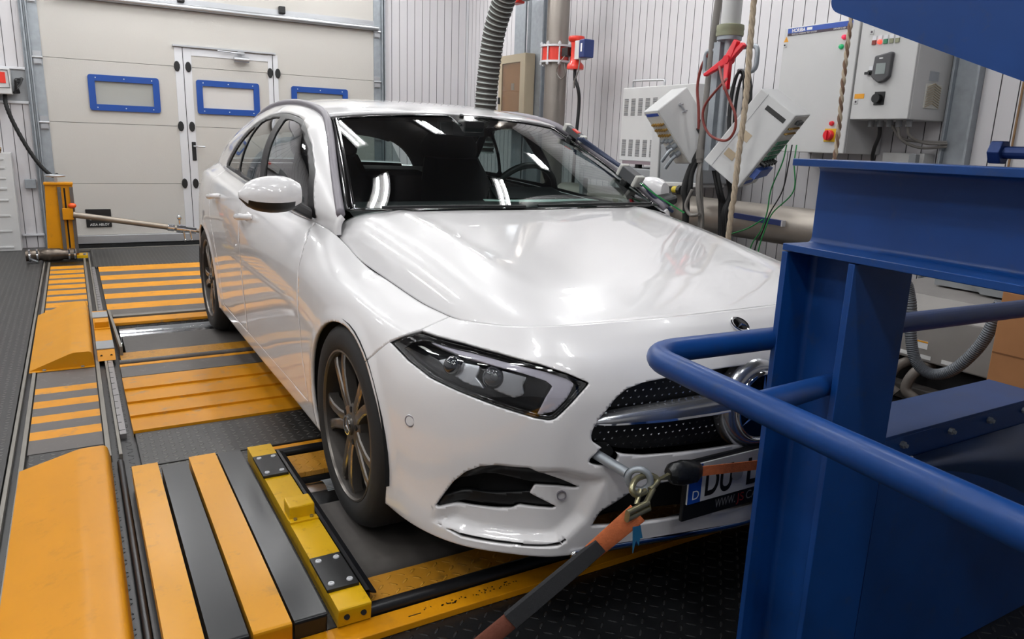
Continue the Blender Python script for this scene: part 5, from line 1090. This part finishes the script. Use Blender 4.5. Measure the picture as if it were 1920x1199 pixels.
    g = G(); g.box((2.895, .32, -.018), (2.952, .335, 3.55)); g.box((2.895, .465, -.018), (2.952, .48, 3.55)); g.box((2.925, .335, -.018), (2.952, .465, 3.55)); ch = tag(obj('cable_channel', g, M['steel'], None, bevel=.002), 'grey vertical steel channel on the wall right of the control cabinet', 'channel')
    t = thing('terminal_box', 'small grey terminal box on the wall just above the blue beam', 'box', (2.9, .65, 1.18)); g = G(); g.box((2.84, .53, 1.13), (2.95, .80, 1.232)); obj('box_body', g, M['grey'], t, bevel=.004); g = G(); g.box((2.80, .555, 1.15), (2.84, .60, 1.225)); obj('switch', g, M['greyd'], t, bevel=.003)
    g = G(); g.cyl((2.94, .10, 1.0), (2.94, .10, 3.55), .006, 8); tag(obj('wall_wire', g, mat('tan_wire', '#8a6a48', .6), None, smooth=60), 'thin brown wire running vertically on the right wall above the blue bolt', 'wire')
right_wall()
# ---------------------------------------------------------------- hanging instrument boom
def boom():
    b = thing('instrument_boom', 'grey hanging boom tube with olive collar and guard handles beside the car', 'boom', (1.5, .86, 1.6))
    ax = V3(1.5, .872, 0)
    g = G(); g.cyl((1.5, .868, 1.85), (1.5, .868, 3.59), .050, 24); obj('upper_tube', g, M['grey'], b, smooth=60)
    obj('collar', G().lathe([(.05, 0), (.070, .0), (.072, .01), (.070, .03), (.072, .034), (.070, .055), (.05, .06)], (1.5, .868, 1.795), (0, 0, 1), 28), M['olive'], b, smooth=40)
    g = G(); g.cyl((1.5, .868, 1.775), (1.5, .868, 1.797), .064, 24); g.cyl((1.5, .865, 1.2), (1.5, .868, 1.78), .022, 12); g.obox((1.47, .90, 1.1), (.05, 0, 0), (0, .045, 0), (0, 0, .67)); obj('mast', g, M['steel'], b, smooth=40)
    for sg in (-1, 1):
        y0, y1 = (.78, .665) if sg > 0 else (.96, 1.03); g = G(); g.tube(fillet([(1.5, y0, 1.735), (1.5, y1, 1.735), (1.5, y1, 1.61), (1.5, y0, 1.615)], .04), .013, 10); obj('guard_handle', g, M['steel'], b, smooth=60)
    g = G(); g.tube(cr([(1.5, .945, 2.25), (1.5, .975, 1.95), (1.5, .988, 1.67), (1.49, .985, 1.4), (1.47, .975, 1.2), (1.47, .968, 1.14)], 8), .0205, 12); g.cyl((1.47, .97, 1.16), (1.47, .972, 1.21), .026, 12); tag(obj('grey_hose', g, M['cableg'], None, smooth=60), 'thick grey hose running down the left side of the boom', 'hose')
    g = G()
    for k in range(7):
        dx = .02*math.sin(k*2.1); dy = .018*math.cos(k*1.7); g.tube(cr([(1.47, .968+dy*.4, 1.15), (1.46+dx, .955+dy, 1.05), (1.45+dx, .93+dy, .95), (1.46+dx*.5, .91+dy, .84), (1.47+dx, .91+dy, .66)], 7), .007, 6)
    g.tube(cr([(1.45, .99, .99), (1.44, 1.02, .90), (1.44, .98, .85), (1.43, .90, .86)], 8), .010, 8); tag(obj('cable_sheaf', g, M['cableg'], None, smooth=60), 'sheaf of grey cables hanging from the end of the thick grey hose', 'cable')
    g = G()
    for k in range(6):
        dx = .03*math.sin(k*1.9); dy = .03*math.cos(k*2.3); g.tube(cr([(1.55+dx, .90+dy, 1.10), (1.56+dx, .86+dy, .98), (1.57-dx, .85+dy, .86), (1.56+dx, .84+dy*.4, .66)], 7), .011, 6)
    tag(obj('dark_cable_sheaf', g, M['cable'], None, smooth=60), 'bunch of dark cables hanging below the tilted connector boxes', 'cable')
    g = G(); g.tube(cr([(1.52, 1.0, 1.25), (1.48, 1.05, 1.10), (1.45, 1.055, .98), (1.46, 1.04, .90), (1.46, 1.03, .66)], 7), [.02]*29, 10); g.tube(cr([(1.53, .98, 1.25), (1.48, 1.03, 1.10), (1.46, 1.02, .99), (1.47, 1.045, .92), (1.47, 1.03, .66)], 7), .014, 8); tag(obj('black_hose', g, M['rubber'], None, smooth=60), 'pair of black hoses hanging below the left connector box', 'hose')
    # coil of black cable on the right handle
    g = G()
    for k in range(8):
        y = .725+.012*(k % 4); pts = [(1.5+.01*(k-4), y+.045*math.sin(t)*(1+.1*(k % 3)), 1.43+.185*math.cos(t)) for t in [2*math.pi*i/26 for i in range(26)]]; g.tube(pts, .006, 6, closed=True)
    tag(obj('cable_coil', g, M['cable'], None, smooth=60), 'coil of black cable hung over the right guard handle', 'cable')
    # red clamp
    c = thing('spring_clamp', 'large red spring clamp gripping the boom handle', 'clamp', (1.45, .80, 1.68)); pv = V3(1.44, .815, 1.672)
    def blade(p, q, w0, w1): 
        p = np.array(p); q = np.array(q); d = nrm(q-p); s_ = nrm(np.cross(d, (1, 0, 0))); 
        return [p+s_*w0, q+s_*w1, q-s_*w1, p-s_*w0]
    for k, (p, q, w0, w1) in enumerate(((pv, (1.42, .955, 1.60), .022, .008), (pv, (1.42, .79, 1.52), .020, .013), (pv, (1.45, .775, 1.765), .024, .015), (pv, (1.46, .735, 1.745), .020, .012))):
        g = G(); g.prism(blade(p, q, w0, w1), (.028, 0, 0)); obj('jaw' if k < 2 else 'grip', g, M['redp'], c, bevel=.005)
    g = G(); g.cyl(pv-V3(.008, 0, 0), pv+V3(.04, 0, 0), .022, 16); obj('pivot', g, M['redp'], c, smooth=40)
    g = G(); g.tube(cr([(1.40, .76, 1.57), (1.22, .601, 1.534), (1.22, .707, 1.436), (1.22, .718, 1.36), (1.22, .66, 1.284), (1.22, .552, 1.258), (1.22, .500, 1.303), (1.22, .503, 1.376), (1.22, .552, 1.451), (1.22, .607, 1.535), (1.38, .80, 1.63)], 8), .0065, 8); tag(obj('red_cable', g, M['cabler'], None, smooth=60), 'dark red cable loop hanging in front of the two tilted boxes', 'cable')
    g = G(); g.tube(cr([(1.5, 1.0, 1.73), (1.5, 1.055, 1.66), (1.5, 1.075, 1.55), (1.5, 1.05, 1.43), (1.5, 1.035, 1.32)], 8), .008, 8); tag(obj('red_cable', g, M['cabler'], None, smooth=60), 'dark red cable hanging left of the thick grey hose', 'cable')
    # rope
    Pp = cr([(1.22, .48, 3.5), (1.22, .465, 2.2), (1.22, .455, 1.68), (1.22, .447, 1.45), (1.22, .457, 1.194), (1.22, .46, .991), (1.22, .468, .847), (1.22, .48, .0)], 36); g = G(); L = 0
    for s_ in range(3):
        q = []; acc = 0
        for i, p in enumerate(Pp):
            if i: acc += np.linalg.norm(p-Pp[i-1])
            a = acc/.048*2*math.pi/3*1.0+s_*2*math.pi/3; q.append(p+V3(math.cos(a), math.sin(a), 0)*.0068)
        g.tube(q, .0082, 8)
    tag(obj('rope', g, M['rope'], None, smooth=60), 'thick twisted beige rope hanging in front of the right tilted box', 'rope')
    g = G(); Pp = cr([(2.3, .75, 3.5), (2.30, .749, 2.03), (2.3, .745, 1.6), (2.3, .735, 1.2), (2.12, .66, .6), (2.12, .66, .0)], 40)
    for s_ in range(2):
        q = []; acc = 0
        for i, p in enumerate(Pp):
            if i: acc += np.linalg.norm(p-Pp[i-1])
            a = acc/.05*math.pi+s_*math.pi; q.append(p+V3(math.cos(a), math.sin(a), 0)*.006)
        g.tube(q, .0085, 8, m=s_)
    tag(obj('rope', g, [M['rope'], mat('rope_brown', '#7d6352', .9)], None, smooth=60), 'brown and beige twisted rope hanging in front of the blue headed cabinet', 'rope')
    # tilted connector boxes
    def tilted(name, label, o, e1, e2, e3, dress):
        o, e1, e2, e3 = [np.array(a, float) for a in (o, e1, e2, e3)]; r = thing(name, label, 'box', tuple(o)); g = G(); g.obox(o, e1, e2, e3); B = obj('box_body', g, M['grey'], r, bevel=.006); dress(r, B, o, e1, e2, e3); return r
    def dressL(r, B, o, e1, e2, e3):
        n = nrm(np.cross(e1, e3)); n = n if np.dot(n, e2) < 0 else -n       # connector face normal
        at = lambda a, b, h=0: o+e1*a+e3*b+n*h
        def pan(a0, a1, b0, b1, m, nm, par, h=.002): g = G(); g.obox(at(a0, b0), e1*(a1-a0), e3*(b1-b0), n*h); return obj(nm, g, m, par)
        F = pan(.04, .96, .03, .97, M['sensor'], 'connector_panel', r); pan(.1, .9, .05, .10, M['horb'], 'panel_badge', F, .003)
        for row in (.24, .34, .44):
            g = G()
            for k in range(9): a = .12+.085*k; g.cyl(at(a, row+.01*(k % 2), .001), at(a, row+.01*(k % 2), .016), .006, 6)
            obj('pin_row', g, M['gold'], F)
        for a, b in ((.2, .54), (.45, .54), (.7, .54), (.2, .64), (.55, .66), (.25, .78), (.6, .80)):
            g = G(); g.cyl(at(a, b), at(a, b, .03), .016 if b > .6 else .009, 10); obj('coax_socket', g, M['steel'], F, smooth=40)
        for a, b in ((.25, .66), (.3, .79)): g = G(); g.tube([at(a, b, .02), at(a, b, .05), at(a+.15, b+.05, .075), at(a+.3, b+.1, .10)], .010, 8); obj('coax_plug', g, M['steel'], F, smooth=50)
        m = nrm(np.cross(e2, e3)); m = m if np.dot(m, e1) < 0 else -m; q = lambda a, b, h=0: o+e2*a+e3*b+m*h
        g = G(); g.obox(q(.62, .62), e2*.36, e3*.16, m*.004); g.obox(q(.80, .55), e2*.18, e3*.10, m*.004); obj('black_patch', g, M['black'], B)
        g = G(); g.tube([q(.58, .13, .004), q(.60, .30, .004)], .006, 6); g.tube([q(.54, .15, .004), q(.66, .17, .004)], .005, 6); g.tube([q(.54, .27, .004), q(.66, .29, .004)], .005, 6); obj('clip', g, M['alu'], B)
    tilted('connector_box', 'pale tilted connector box with brass pins on its left face, left of the boom', (1.268, 1.125, 1.414), (.021, .148, -.005), (.226, .028, .14), (.195, -.089, -.285), dressL)
    def dressR(r, B, o, e1, e2, e3):
        n = nrm(np.cross(e2, e3)); n = n if np.dot(n, e1) < 0 else -n
        at = lambda a, b, h=0: o+e3*a+e2*b+n*h
        def pan(a0, a1, b0, b1, m, nm, par, h=.003): g = G(); g.obox(at(a0, b0), e3*(a1-a0), e2*(b1-b0), n*h); return obj(nm, g, m, par)
        F = pan(.06, .94, .02, .98, M['sensor'], 'connector_panel', r, .002)
        for row in (.18, .25):
            g = G()
            for k in range(8): g.cyl(at(.15+.09*k, row, .001), at(.15+.09*k, row, .012), .005, 6)
            obj('pin_row', g, M['gold'], F)
        for row in (.36, .43, .50, .57):
            for k in range(4): pan(.14+.18*k, .28+.18*k, row, row+.045, M['greenc'], 'green_socket', F, .008)
        for k in range(5): g = G(); g.cyl(at(.15+.16*k, .65), at(.15+.16*k, .65, .03), .012, 8); obj('black_plug', g, M['black'], F)
        pan(.12, .86, .72, .84, M['bluec'], 'blue_plug', F, .03); pan(.15, .6, .90, .95, M['bluec'], 'blue_label', F); pan(.62, .8, .88, .93, M['textw'], 'white_label', F); pan(.3, .6, .07, .12, M['black'], 'black_plug', F, .02)
        m = nrm(np.cross(e1, e2)); m = m if np.dot(m, e3) < 0 else -m; q = lambda a, b, h=0: o+e1*a+e2*b+m*h
        def lab(a, b, da, db, mm, nm): g = G(); g.obox(q(a, b), e1*da, e2*db, m*.0015); obj(nm, g, mm, B)
        lab(.12, .10, .52, .055, M['text'], 'black_label'); lab(.48, .46, .28, .10, M['tan'], 'tan_label'); lab(.48, .72, .25, .09, M['tan'], 'tan_label'); lab(.775, 0, .006, 1, M['greyd'], 'lid_seam')
    tilted('connector_box', 'larger pale tilted connector box with green and blue sockets, right of the boom', (1.581, .446, 1.391), (-.077, .174, .134), (-.264, .089, -.365), (.28, .14, .02), dressR)
    r = thing('terminal_housing', 'grey terminal housing hanging behind the left tilted box', 'box', (1.95, 1.65, 1.0)); g = G(); g.obox((1.91, 1.80, .975), (0, -.40, .015), (.26, .03, 0), (0, .03, .44)); obj('housing', g, M['greyd'], r, bevel=.012); g = G(); g.obox((1.905, 1.90, .965), (0, -.085, .004), (.26, .03, 0), (0, .015, .47)); g.obox((1.905, 1.885, .955), (0, -.47, .016), (.26, .03, 0), (0, 0, .03)); obj('end_flange', g, M['grey'], r, bevel=.006)
    g = G(); g.tube([(1.52, .93, 1.22), (1.75, 1.15, 1.24), (2.0, 1.45, 1.30)], .014, 8); obj('hanger_arm', g, M['steel'], r, smooth=60)
    g = G(); g.cyl((1.9, 1.64, .945), (1.9, 1.59, .945), .022, 12); g.cyl((1.9, 1.59, .945), (1.9, 1.56, .945), .03, 12, m=1); obj('cable_gland', g, [mat('yellow_plastic', '#c9b42a', .5), M['black']], r)
    for k, (m, dy, dz, lab) in enumerate((('cablegr', .012, 0, 'thin green wire dropping from the right tilted box, leftmost of the three'), ('cable', -.022, -.01, 'thin black wire dropping from the right tilted box over the duct'), ('cablegr', -.05, .0, 'thin green wire dropping from the right tilted box, rightmost of the three'))):
        g = G(); g.tube(cr([(1.62, .505+dy, 1.25), (1.60, .50+dy*1.2, 1.16), (1.60, .515+.04*(1-k)+dy, 1.02), (1.60, .57+dy*.6, .90), (1.60, .60+dy*.4, .80), (1.60, .66+dy, .66), (1.60, .70+dy, .2)], 8), .0035, 6); tag(obj('wire', g, M[m], None, smooth=60), lab, 'wire')
    g = G(); g.tube(cr([(1.6, .60, .86), (1.6, .70, .80), (1.6, .82, .755), (1.6, .9, .73), (1.6, 1.0, .66)], 8), .0035, 6); tag(obj('wire', g, M['cablegr'], None, smooth=60), 'green wire branching off leftwards in front of the horizontal duct', 'wire')
boom()
# ---------------------------------------------------------------- straps and sensors on the car
def car_gear():
    t = thing('tow_eye', 'steel towing eye screwed into the front bumper', 'hook', (-.465, -.86, .45))
    g = G(); g.cyl((-.485, -.775, .462), (-.458, -.875, .444), .013, 14); obj('shank', g, M['steel'], t, smooth=40)
    c = V3(-.445, -.905, .437); u = nrm((.8, -.6, -.1)); v = V3(0, 0, 1); g = G(); g.tube([c+.027*(math.cos(a)*u+math.sin(a)*v) for a in [2*math.pi*i/24 for i in range(24)]], .0085, 10, closed=True); obj('ring', g, M['steel'], t, smooth=180)
    h = thing('snap_hook', 'yellow-zinc snap hook hanging in the towing eye', 'hook', (-.45, -.92, .42)); g = G()
    g.tube(cr([(-.445, -.93, .418), (-.475, -.935, .418), (-.487, -.93, .432), (-.462, -.915, .447), (-.42, -.91, .445), (-.40, -.92, .432), (-.43, -.93, .418)], 6), .008, 8)
    g.prism([(-.40, -.915, .434), (-.352, -.912, .444), (-.352, -.912, .426)], (0, -.010, 0)); obj('hook_body', g, M['zinc'], h, smooth=60)
    g = G(); g.tube([(-.46, -.93, .425), (-.482, -.945, .402), (-.46, -.95, .396), (-.42, -.93, .42)], .007, 8); obj('latch', g, M['zinc'], h, smooth=60)
    g = G(); P = [(-.518, -.958, .392), (-.450, -.948, .398), (-.445, -.948, .382), (-.520, -.958, .376)]; g.tube([np.array(p) for p in P], .0075, 8, closed=True); obj('strap_ring', g, M['zinc'], h, smooth=60)
    # lower strap
    s = thing('tie_down_strap', 'orange tie-down strap in a black sleeve running from towing eye down to the floor', 'strap', (-.6, -1.0, 0))
    a, b = V3(-.485, -.955, .383), V3(-.565, -.925, .305); e = V3(-.90, -.80, -.012)
    def band(p, q, w0, w1, th, mt, nm, par, n=8, tw=(1, 0, 0)):
        d = nrm(np.array(q)-p); sd = nrm(np.array(tw)-np.dot(tw, d)*d); up = np.cross(sd, d); g = G(); vs = []
        for i in range(n+1):
            t = i/n; c = p+(q-p)*t; w = w0+(w1-w0)*t; bul = th
            vs += [c-sd*w, c-sd*w*.8+up*bul, c+sd*w*.8+up*bul, c+sd*w, c+sd*w*.8-up*bul, c-sd*w*.8-up*bul]
        g.add(vs, [(i*6+j, i*6+(j+1) % 6, i*6+6+(j+1) % 6, i*6+6+j) for i in range(n) for j in range(6)]+[tuple(range(6))[::-1], tuple(range(n*6, n*6+6))]); return obj(nm, g, mt, par, smooth=50)
    tw = (.80, -.35, .45)
    band(a, b+(e-b)*.06, .026, .022, .003, M['strap'], 'webbing', s, tw=tw)
    band(b, b+(e-b)*.10, .020, .022, .008, M['sleeve'], 'sleeve_mouth', s, tw=tw); band(b+(e-b)*.10, b+(e-b)*.58, .022, .025, .009, M['sleeve'], 'sleeve', s, n=10, tw=tw)
    band(b+(e-b)*.55, e, .022, .025, .004, mat('worn_webbing', '#6e3c2c', .8, bump=.5, bscale=200), 'webbing_end', s, tw=tw)
    # upper strap
    s = thing('tie_down_strap', 'orange strap wrapped in black tape running across the number plate', 'strap', (-.2, -.92, .42))
    band(V3(-.245, -.915, .423), V3(.62, -.99, .330), .0, .0, .0, M['strap'], 'webbing', s) if False else None
    g = G(); vs = []; 
    for t in np.linspace(0, 1, 13):
        p = V3(-.27, -.912, .425)*(1-t)+V3(.62, -.985, .36)*t; vs += [p+V3(0, 0, .013), p+V3(0, -.003, .013), p+V3(0, -.003, -.013), p+V3(0, 0, -.013)]
    g.add(vs, [(i*4+j, i*4+(j+1) % 4, i*4+4+(j+1) % 4, i*4+4+j) for i in range(12) for j in range(4)]); obj('webbing', g, M['strap'], s)
    g = G(); rn = random.Random(5); sec = []
    for k, (t, ry, rz) in enumerate(((0, .012, .012), (.12, .02, .026), (.4, .024, .032), (.7, .023, .028), (.9, .014, .022), (1, .006, .016))):
        p = V3(-.362, -.914, .440)*(1-t)+V3(-.250, -.914, .424)*t; sec += [p+V3(0, ry*math.cos(a)*(1+.25*rn.random()), rz*math.sin(a)*(1+.18*rn.random())) for a in [2*math.pi*i/10 for i in range(10)]]
    g.add(sec, [(i*10+j, i*10+(j+1) % 10, i*10+10+(j+1) % 10, i*10+10+j) for i in range(5) for j in range(10)]+[tuple(range(10))[::-1], tuple(range(50, 60))]); obj('tape_wrap', g, M['tape'], s, smooth=40)
    g = G(); g.prism([(-.50, -.958, .352), (-.478, -.958, .352), (-.470, -.96, .318), (-.478, -.96, .318), (-.482, -.962, .302), (-.490, -.96, .318), (-.498, -.962, .286)], (0, -.002, 0)); tag(obj('tape_tag', g, M['bluetape'], None), 'torn strip of blue tape hanging from the lower strap', 'tape')
    # sensors on the far A-pillar
    for lab, c, ey, sz in (('grey sensor box clipped to the lower far end of the windscreen', (.655, .565, 1.085), 0, (.055, .12, .05)), ('grey sensor box clipped to the upper far edge of the windscreen', (.605, .955, 1.268), 0, (.035, .14, .032))):
        c = np.array(c, float); d = nrm((-.17, .63, .36)); sd = nrm((.9, .24, .0)); sd = nrm(sd-np.dot(sd, d)*d); up = np.cross(sd, d); up = up if up[2] > 0 else -up
        s = thing('windscreen_sensor', lab, 'sensor', tuple(c)); o = c-d*sz[1]/2-sd*sz[0]/2-up*sz[2]/2
        g = G(); g.obox(o+d*sz[1]*.14, sd*sz[0], d*sz[1]*.72, up*sz[2]); obj('sensor_body', g, mat('dark_grey_case', '#4c4d50', .5), s, bevel=.004)
        for t in (0, .84): g = G(); g.obox(o-sd*.003-up*.003+d*sz[1]*t, sd*(sz[0]+.006), d*sz[1]*.16, up*(sz[2]+.006)); obj('end_cap', g, M['sensor'], s, bevel=.006)
        g = G(); g.cyl(c-d*sz[1]*.5, c-d*sz[1]*.68, .009, 10); obj('connector', g, M['chrome'], s, smooth=40)
        g = G(); g.obox(c-sd*.03-up*.055-d*.02, sd*.05, d*.04, up*.04); obj('suction_foot', g, M['black'], s, bevel=.01)
        if lab.startswith('grey sensor box clipped to the upper'): g = G(); g.obox(o+d*sz[1]*.3+up*(sz[2]-.003), sd*sz[0]*.6, d*.04, up*.006); obj('red_label', g, M['red'], s)
    g = G()
    for k, (m) in enumerate(range(3)): g.tube(cr([(.585, .90-.02*k, 1.245), (.62, .80, 1.192+.006*k), (.655+.008*k, .70, 1.14), (.69, .62, 1.095+.004*k), (.715, .54, 1.045), (.735+.01*k, .47, .985), (.80, .42, .93)], 6), .007, 6)
    tag(obj('sensor_cable', g, mat('dark_blue_cable', '#23304e', .5), None, smooth=60), 'dark cables taped along the far windscreen pillar', 'cable')
    g = G(); g.tube(cr([(.665, .50, 1.055), (.71, .455, 1.01), (.76, .42, .975), (.83, .38, .93)], 6), .004, 6); tag(obj('sensor_wire', g, M['cablegr'], None, smooth=60), 'green wire leaving the lower windscreen sensor', 'wire')
car_gear()
# ---------------------------------------------------------------- blue fan frame in the foreground
def fan_frame():
    th = math.radians(4.5); EX = V3(math.cos(th), -math.sin(th), 0); EY = V3(math.sin(th), math.cos(th), 0); EZ = V3(0, 0, 1); O = V3(-.29, -1.115, 0)
    q = lambda a, b, z: O+EX*a+EY*b+EZ*z
    r = thing('fan_frame', 'blue painted steel fan frame with guard rail in the right foreground', 'frame', (-.1, -1.3, 0)); B = M['blue']
    def hbeam(g, o, el, eh, ew, L, h, w, tf, tw, rad=.012):
        pr = [(0, 0), (w, 0), (w, tf)]+[(w/2+tw/2+rad-rad*math.sin(t), tf+rad-rad*math.cos(t)) for t in (0, .5, 1.05, 1.57)]
        pr += [(w/2+tw/2+rad-rad*math.cos(t), h-tf-rad+rad*math.sin(t)) for t in (0, .5, 1.05, 1.57)]+[(w, h-tf), (w, h), (0, h), (0, h-tf)]
        pr += [(w/2-tw/2-rad+rad*math.sin(t), h-tf-rad+rad*math.cos(t)) for t in (0, .5, 1.05, 1.57)]+[(w/2-tw/2-rad+rad*math.cos(t), tf+rad-rad*math.sin(t)) for t in (0, .5, 1.05, 1.57)]+[(0, tf)]
        g.prism([o+ew*a+eh*b for a, b in pr], el*L)
    g = G(); hbeam(g, q(0, -.182, -.018), EZ, EY, EX, 1.032, .182, .168, .0145, .009); obj('post', g, B, r, smooth=35, bevel=.0015)
    g = G(); hbeam(g, q(0, 0, 1.016), -EY, EZ, EX, 1.75, .187, .168, .0145, .009); obj('beam', g, B, r, smooth=35, bevel=.0015)
    g = G(); near = [(-.735, -2.3, .82), (-.686, -1.80, .82), (-.647, -1.40, .82), (-.616, -1.085, .82), (-.30, -1.088, .82), (.187, -1.125, .82), (1.3, -1.19, .82)]
    g.tube(fillet([np.array(p) for p in (near[0], near[3], near[6])], .085, 10), .0243, 20); R_ = obj('guard_rail', g, B, r, smooth=180)
    g = G(); g.tube([(-.645, -1.385, .815), (-.2, -1.215, .742)], .0215, 18); obj('rail_stub', g, B, r, smooth=60)
    # leg for the guard rail further back, behind the camera side
    g = G(); g.tube([(-.735, -2.3, .82), (-.735, -2.3, -.018)], .0243, 14); obj('rail_leg', g, B, r, smooth=60)
    g = G(); g.tube([(1.3, -1.19, .82), (1.3, -1.19, -.018)], .0243, 14); obj('rail_leg', g, B, r, smooth=60)
    # housing
    g = G(); xs = np.linspace(-.115, .95, 24); arc = [(x, -1.297, .525-.03*max(0, x+.05)-.42*max(0, x-.02)**1.6*1.0) for x in xs]
    bot = [(x, -1.297, -.018) for x in xs]; n = len(xs)
    g.add(arc+bot, [(i, n+i, n+i+1, i+1) for i in range(n-1)]); top = [(x, -1.250, .535) for x in xs]
    obj('fan_panel', g, B, r)
    g = G(); rows = []
    for t in np.linspace(0, 1, 9):
        rows += [tuple(np.array(a)*(1-t)+np.array(b)*t+V3(0, -.05*math.sin(math.pi*t)*(.4+x), .03*math.sin(math.pi*t)*(.3+x))) for a, b, x in zip(top, arc, xs)]
    g.add(rows, [(i*n+j, i*n+n+j, i*n+n+j+1, i*n+j+1) for i in range(8) for j in range(n-1)]); obj('inlet_cone', g, mat('blue_cone', '#1d3a66', .4, .1), r, smooth=180)
    g = G(); g.obox((-.11, -1.247, .592), (.775, 0, 0), (0, .148, 0), (0, 0, .008)); g.obox((-.11, -1.247, .52), (.775, 0, 0), (0, .008, 0), (0, 0, .072)); A = obj('angle_iron', g, B, r, bevel=.001)
    for x in (.03, .222, .392, .559):
        g = G(); g.hexbolt((x, -1.247, .573), (0, -1, 0), .0085, .009); g.cyl((x, -1.256, .573), (x, -1.262, .573), .005, 8); obj('bolt', g, M['steel'], A)
    for x, z in ((.067, .545), (.105, .541), (.153, .540), (.227, .540)): g = G(); g.ball((x, -1.253, z-.012), .008, sc=(1.1, .6, .8)); obj('sealant_blob', g, M['alu_w'], A, smooth=180)
    g = G(); g.box((.0, -1.24, -.018), (.95, -1.10, .52)); obj('fan_box', g, B, r)
    # nozzle
    x0 = -.25; g = G(); P_ = fillet([V3(x0, -1.125, 2.1), V3(x0, -1.128, 1.487), V3(x0, -1.70, 1.258), V3(x0, -2.2, 1.06), V3(x0, -2.2, 2.1)], .02, 5); g.prism(P_, (.55, 0, 0)); obj('nozzle', g, B, r)
    # jack bolt on the beam
    hx_ = V3(-.2, -1.452, 1.2265); d = V3(.03, -1, 0); g = G(); g.hexbolt(hx_, d, .0215, .020); Bt = obj('jack_bolt', g, mat('blue_bolt', '#1f3566', .35, .4), r, bevel=.002); g = G(); g.tube([hx_+d*.02*1, hx_+d*.11], .0105, 14); obj('bolt_thread', g, mat('blue_bolt', '#1f3566'), Bt)
    g = G(); g.obox(hx_+d*.075+V3(-.03, 0, -.0225), (.06, 0, 0), d*.012, (0, 0, .06)); obj('bolt_lug', g, B, r, bevel=.003)
fan_frame()
# ---------------------------------------------------------------- right rear corner: hydraulic unit, hoses, carton
def corner():
    m = thing('hydraulic_unit', 'grey hydraulic cabinet with hoses low on the right behind the blue frame', 'machine', (2.2, -.2, 0))
    x = 2.1; ya, yb = .30, -.62; GM = mat('warm_grey_enamel', '#8d8986', .5, var=.05)
    g = G(); g.prism([(x, ya, .20), (x, ya, .44), (x+.10, ya, .52), (2.75, ya, .54), (2.75, ya, .20)], (0, yb-ya, 0)); Bd = obj('cabinet_body', g, GM, m, bevel=.008)
    g = G(); g.box((x+.06, yb, .06), (2.75, ya, .20)); obj('recess', g, M['dark'], m)
    g = G(); g.box((x-.02, yb, -.018), (2.75, ya, .06)); obj('base_frame', g, mat('dark_enamel', '#5a5653', .6), m, bevel=.006)
    for y in (.13, .02, -.09, -.20): g = G(); g.box((x-.002, y-.035, .215), (x, y+.02, .235)); obj('port_label', g, M['textw'], Bd)
    g = G(); g.box((x-.002, -.10, .265), (x, .0, .305)); q = obj('warning_label', g, M['textw'], Bd); g = G(); g.box((x-.003, -.10, .297), (x-.002, .0, .305)); g.prism([(x-.002, -.005, .27), (x-.002, -.03, .27), (x-.002, -.017, .293)], (-.001, 0, 0)); obj('label_marks', g, M['orangelab'], q)
    HM = mat('taupe_hose', '#6b645e', .5)
    for y in (.10, .0, -.10):
        g = G(); g.tube(cr([(x+.10, y, .17), (x+.02, y, .175), (x-.05, y+.02, .14), (x-.08, y+.03, .06), (x-.07, y-.02, .02)], 8), .026, 12); obj('port_hose', g, HM, m, smooth=60); 
    g = G(); g.box((2.45, -.18, .54), (2.75, .12, .60)); g.obox((2.4, -.35, .54), (.2, 0, 0), (0, .2, .0), (0, .10, .10)); obj('tool_case', g, M['greyd'], m)
    g = G(); Pp = cr([(1.25, .25, .0), (1.26, .15, .35), (1.36, -.12, .66), (1.46, -.29, .70), (1.5, -.33, .62), (1.5, -.36, .46), (1.5, -.40, .36), (1.5, -.47, .325), (1.5, -.55, .36), (1.5, -.62, .45), (1.5, -.665, .55), (1.5, -.69, .68)], 26); g.tube(Pp, [.022+.0022*(i % 2) for i in range(len(Pp))], 14); tag(obj('loop_hose', g, M['rubg'], None, smooth=30), 'grey corrugated hose hanging in a U loop behind the guard rail', 'hose')
    g = G(); g.tube(cr([(1.75, .05, .0), (1.72, -.2, -.008), (1.8, -.4, -.008), (1.9, -.55, -.008)], 8), .007, 6); g.tube(cr([(1.65, .0, -.008), (1.65, -.25, -.008), (1.75, -.45, -.008)], 8), .007, 6); tag(obj('floor_cable', g, mat('pale_blue_cable', '#7f97a0', .5), None, smooth=60), 'pale cables lying on the floor behind the blue frame', 'cable')
    g = G(); g.tube(cr([(1.9, .16, .9), (1.9, .11, .70), (1.9, .085, .55), (1.9, .10, .42), (2.0, .16, .36), (2.092, .18, .36)], 8), .008, 8); tag(obj('air_hose', g, mat('pale_blue_hose', '#9fc4d8', .4), None, smooth=60), 'pale blue air hose hanging just right of the blue post', 'hose')
    c = thing('carton', 'tall brown cardboard box at the right edge behind the blue frame', 'box', (1.5, -.9, 0)); g = G(); y0 = -.735; x0 = 1.405
    g.obox((x0, y0, -.018), (.55, -.02, 0), (0, -.55, 0), (0, 0, .755)); obj('carton_body', g, M['carton'], c, bevel=.004); g = G(); g.obox((x0-.001, y0-.003, .50), (.002, 0, 0), (0, -.54, 0), (0, 0, .006)); obj('flap_seam', g, mat('carton_seam', '#7d5332', .9), c)
corner()
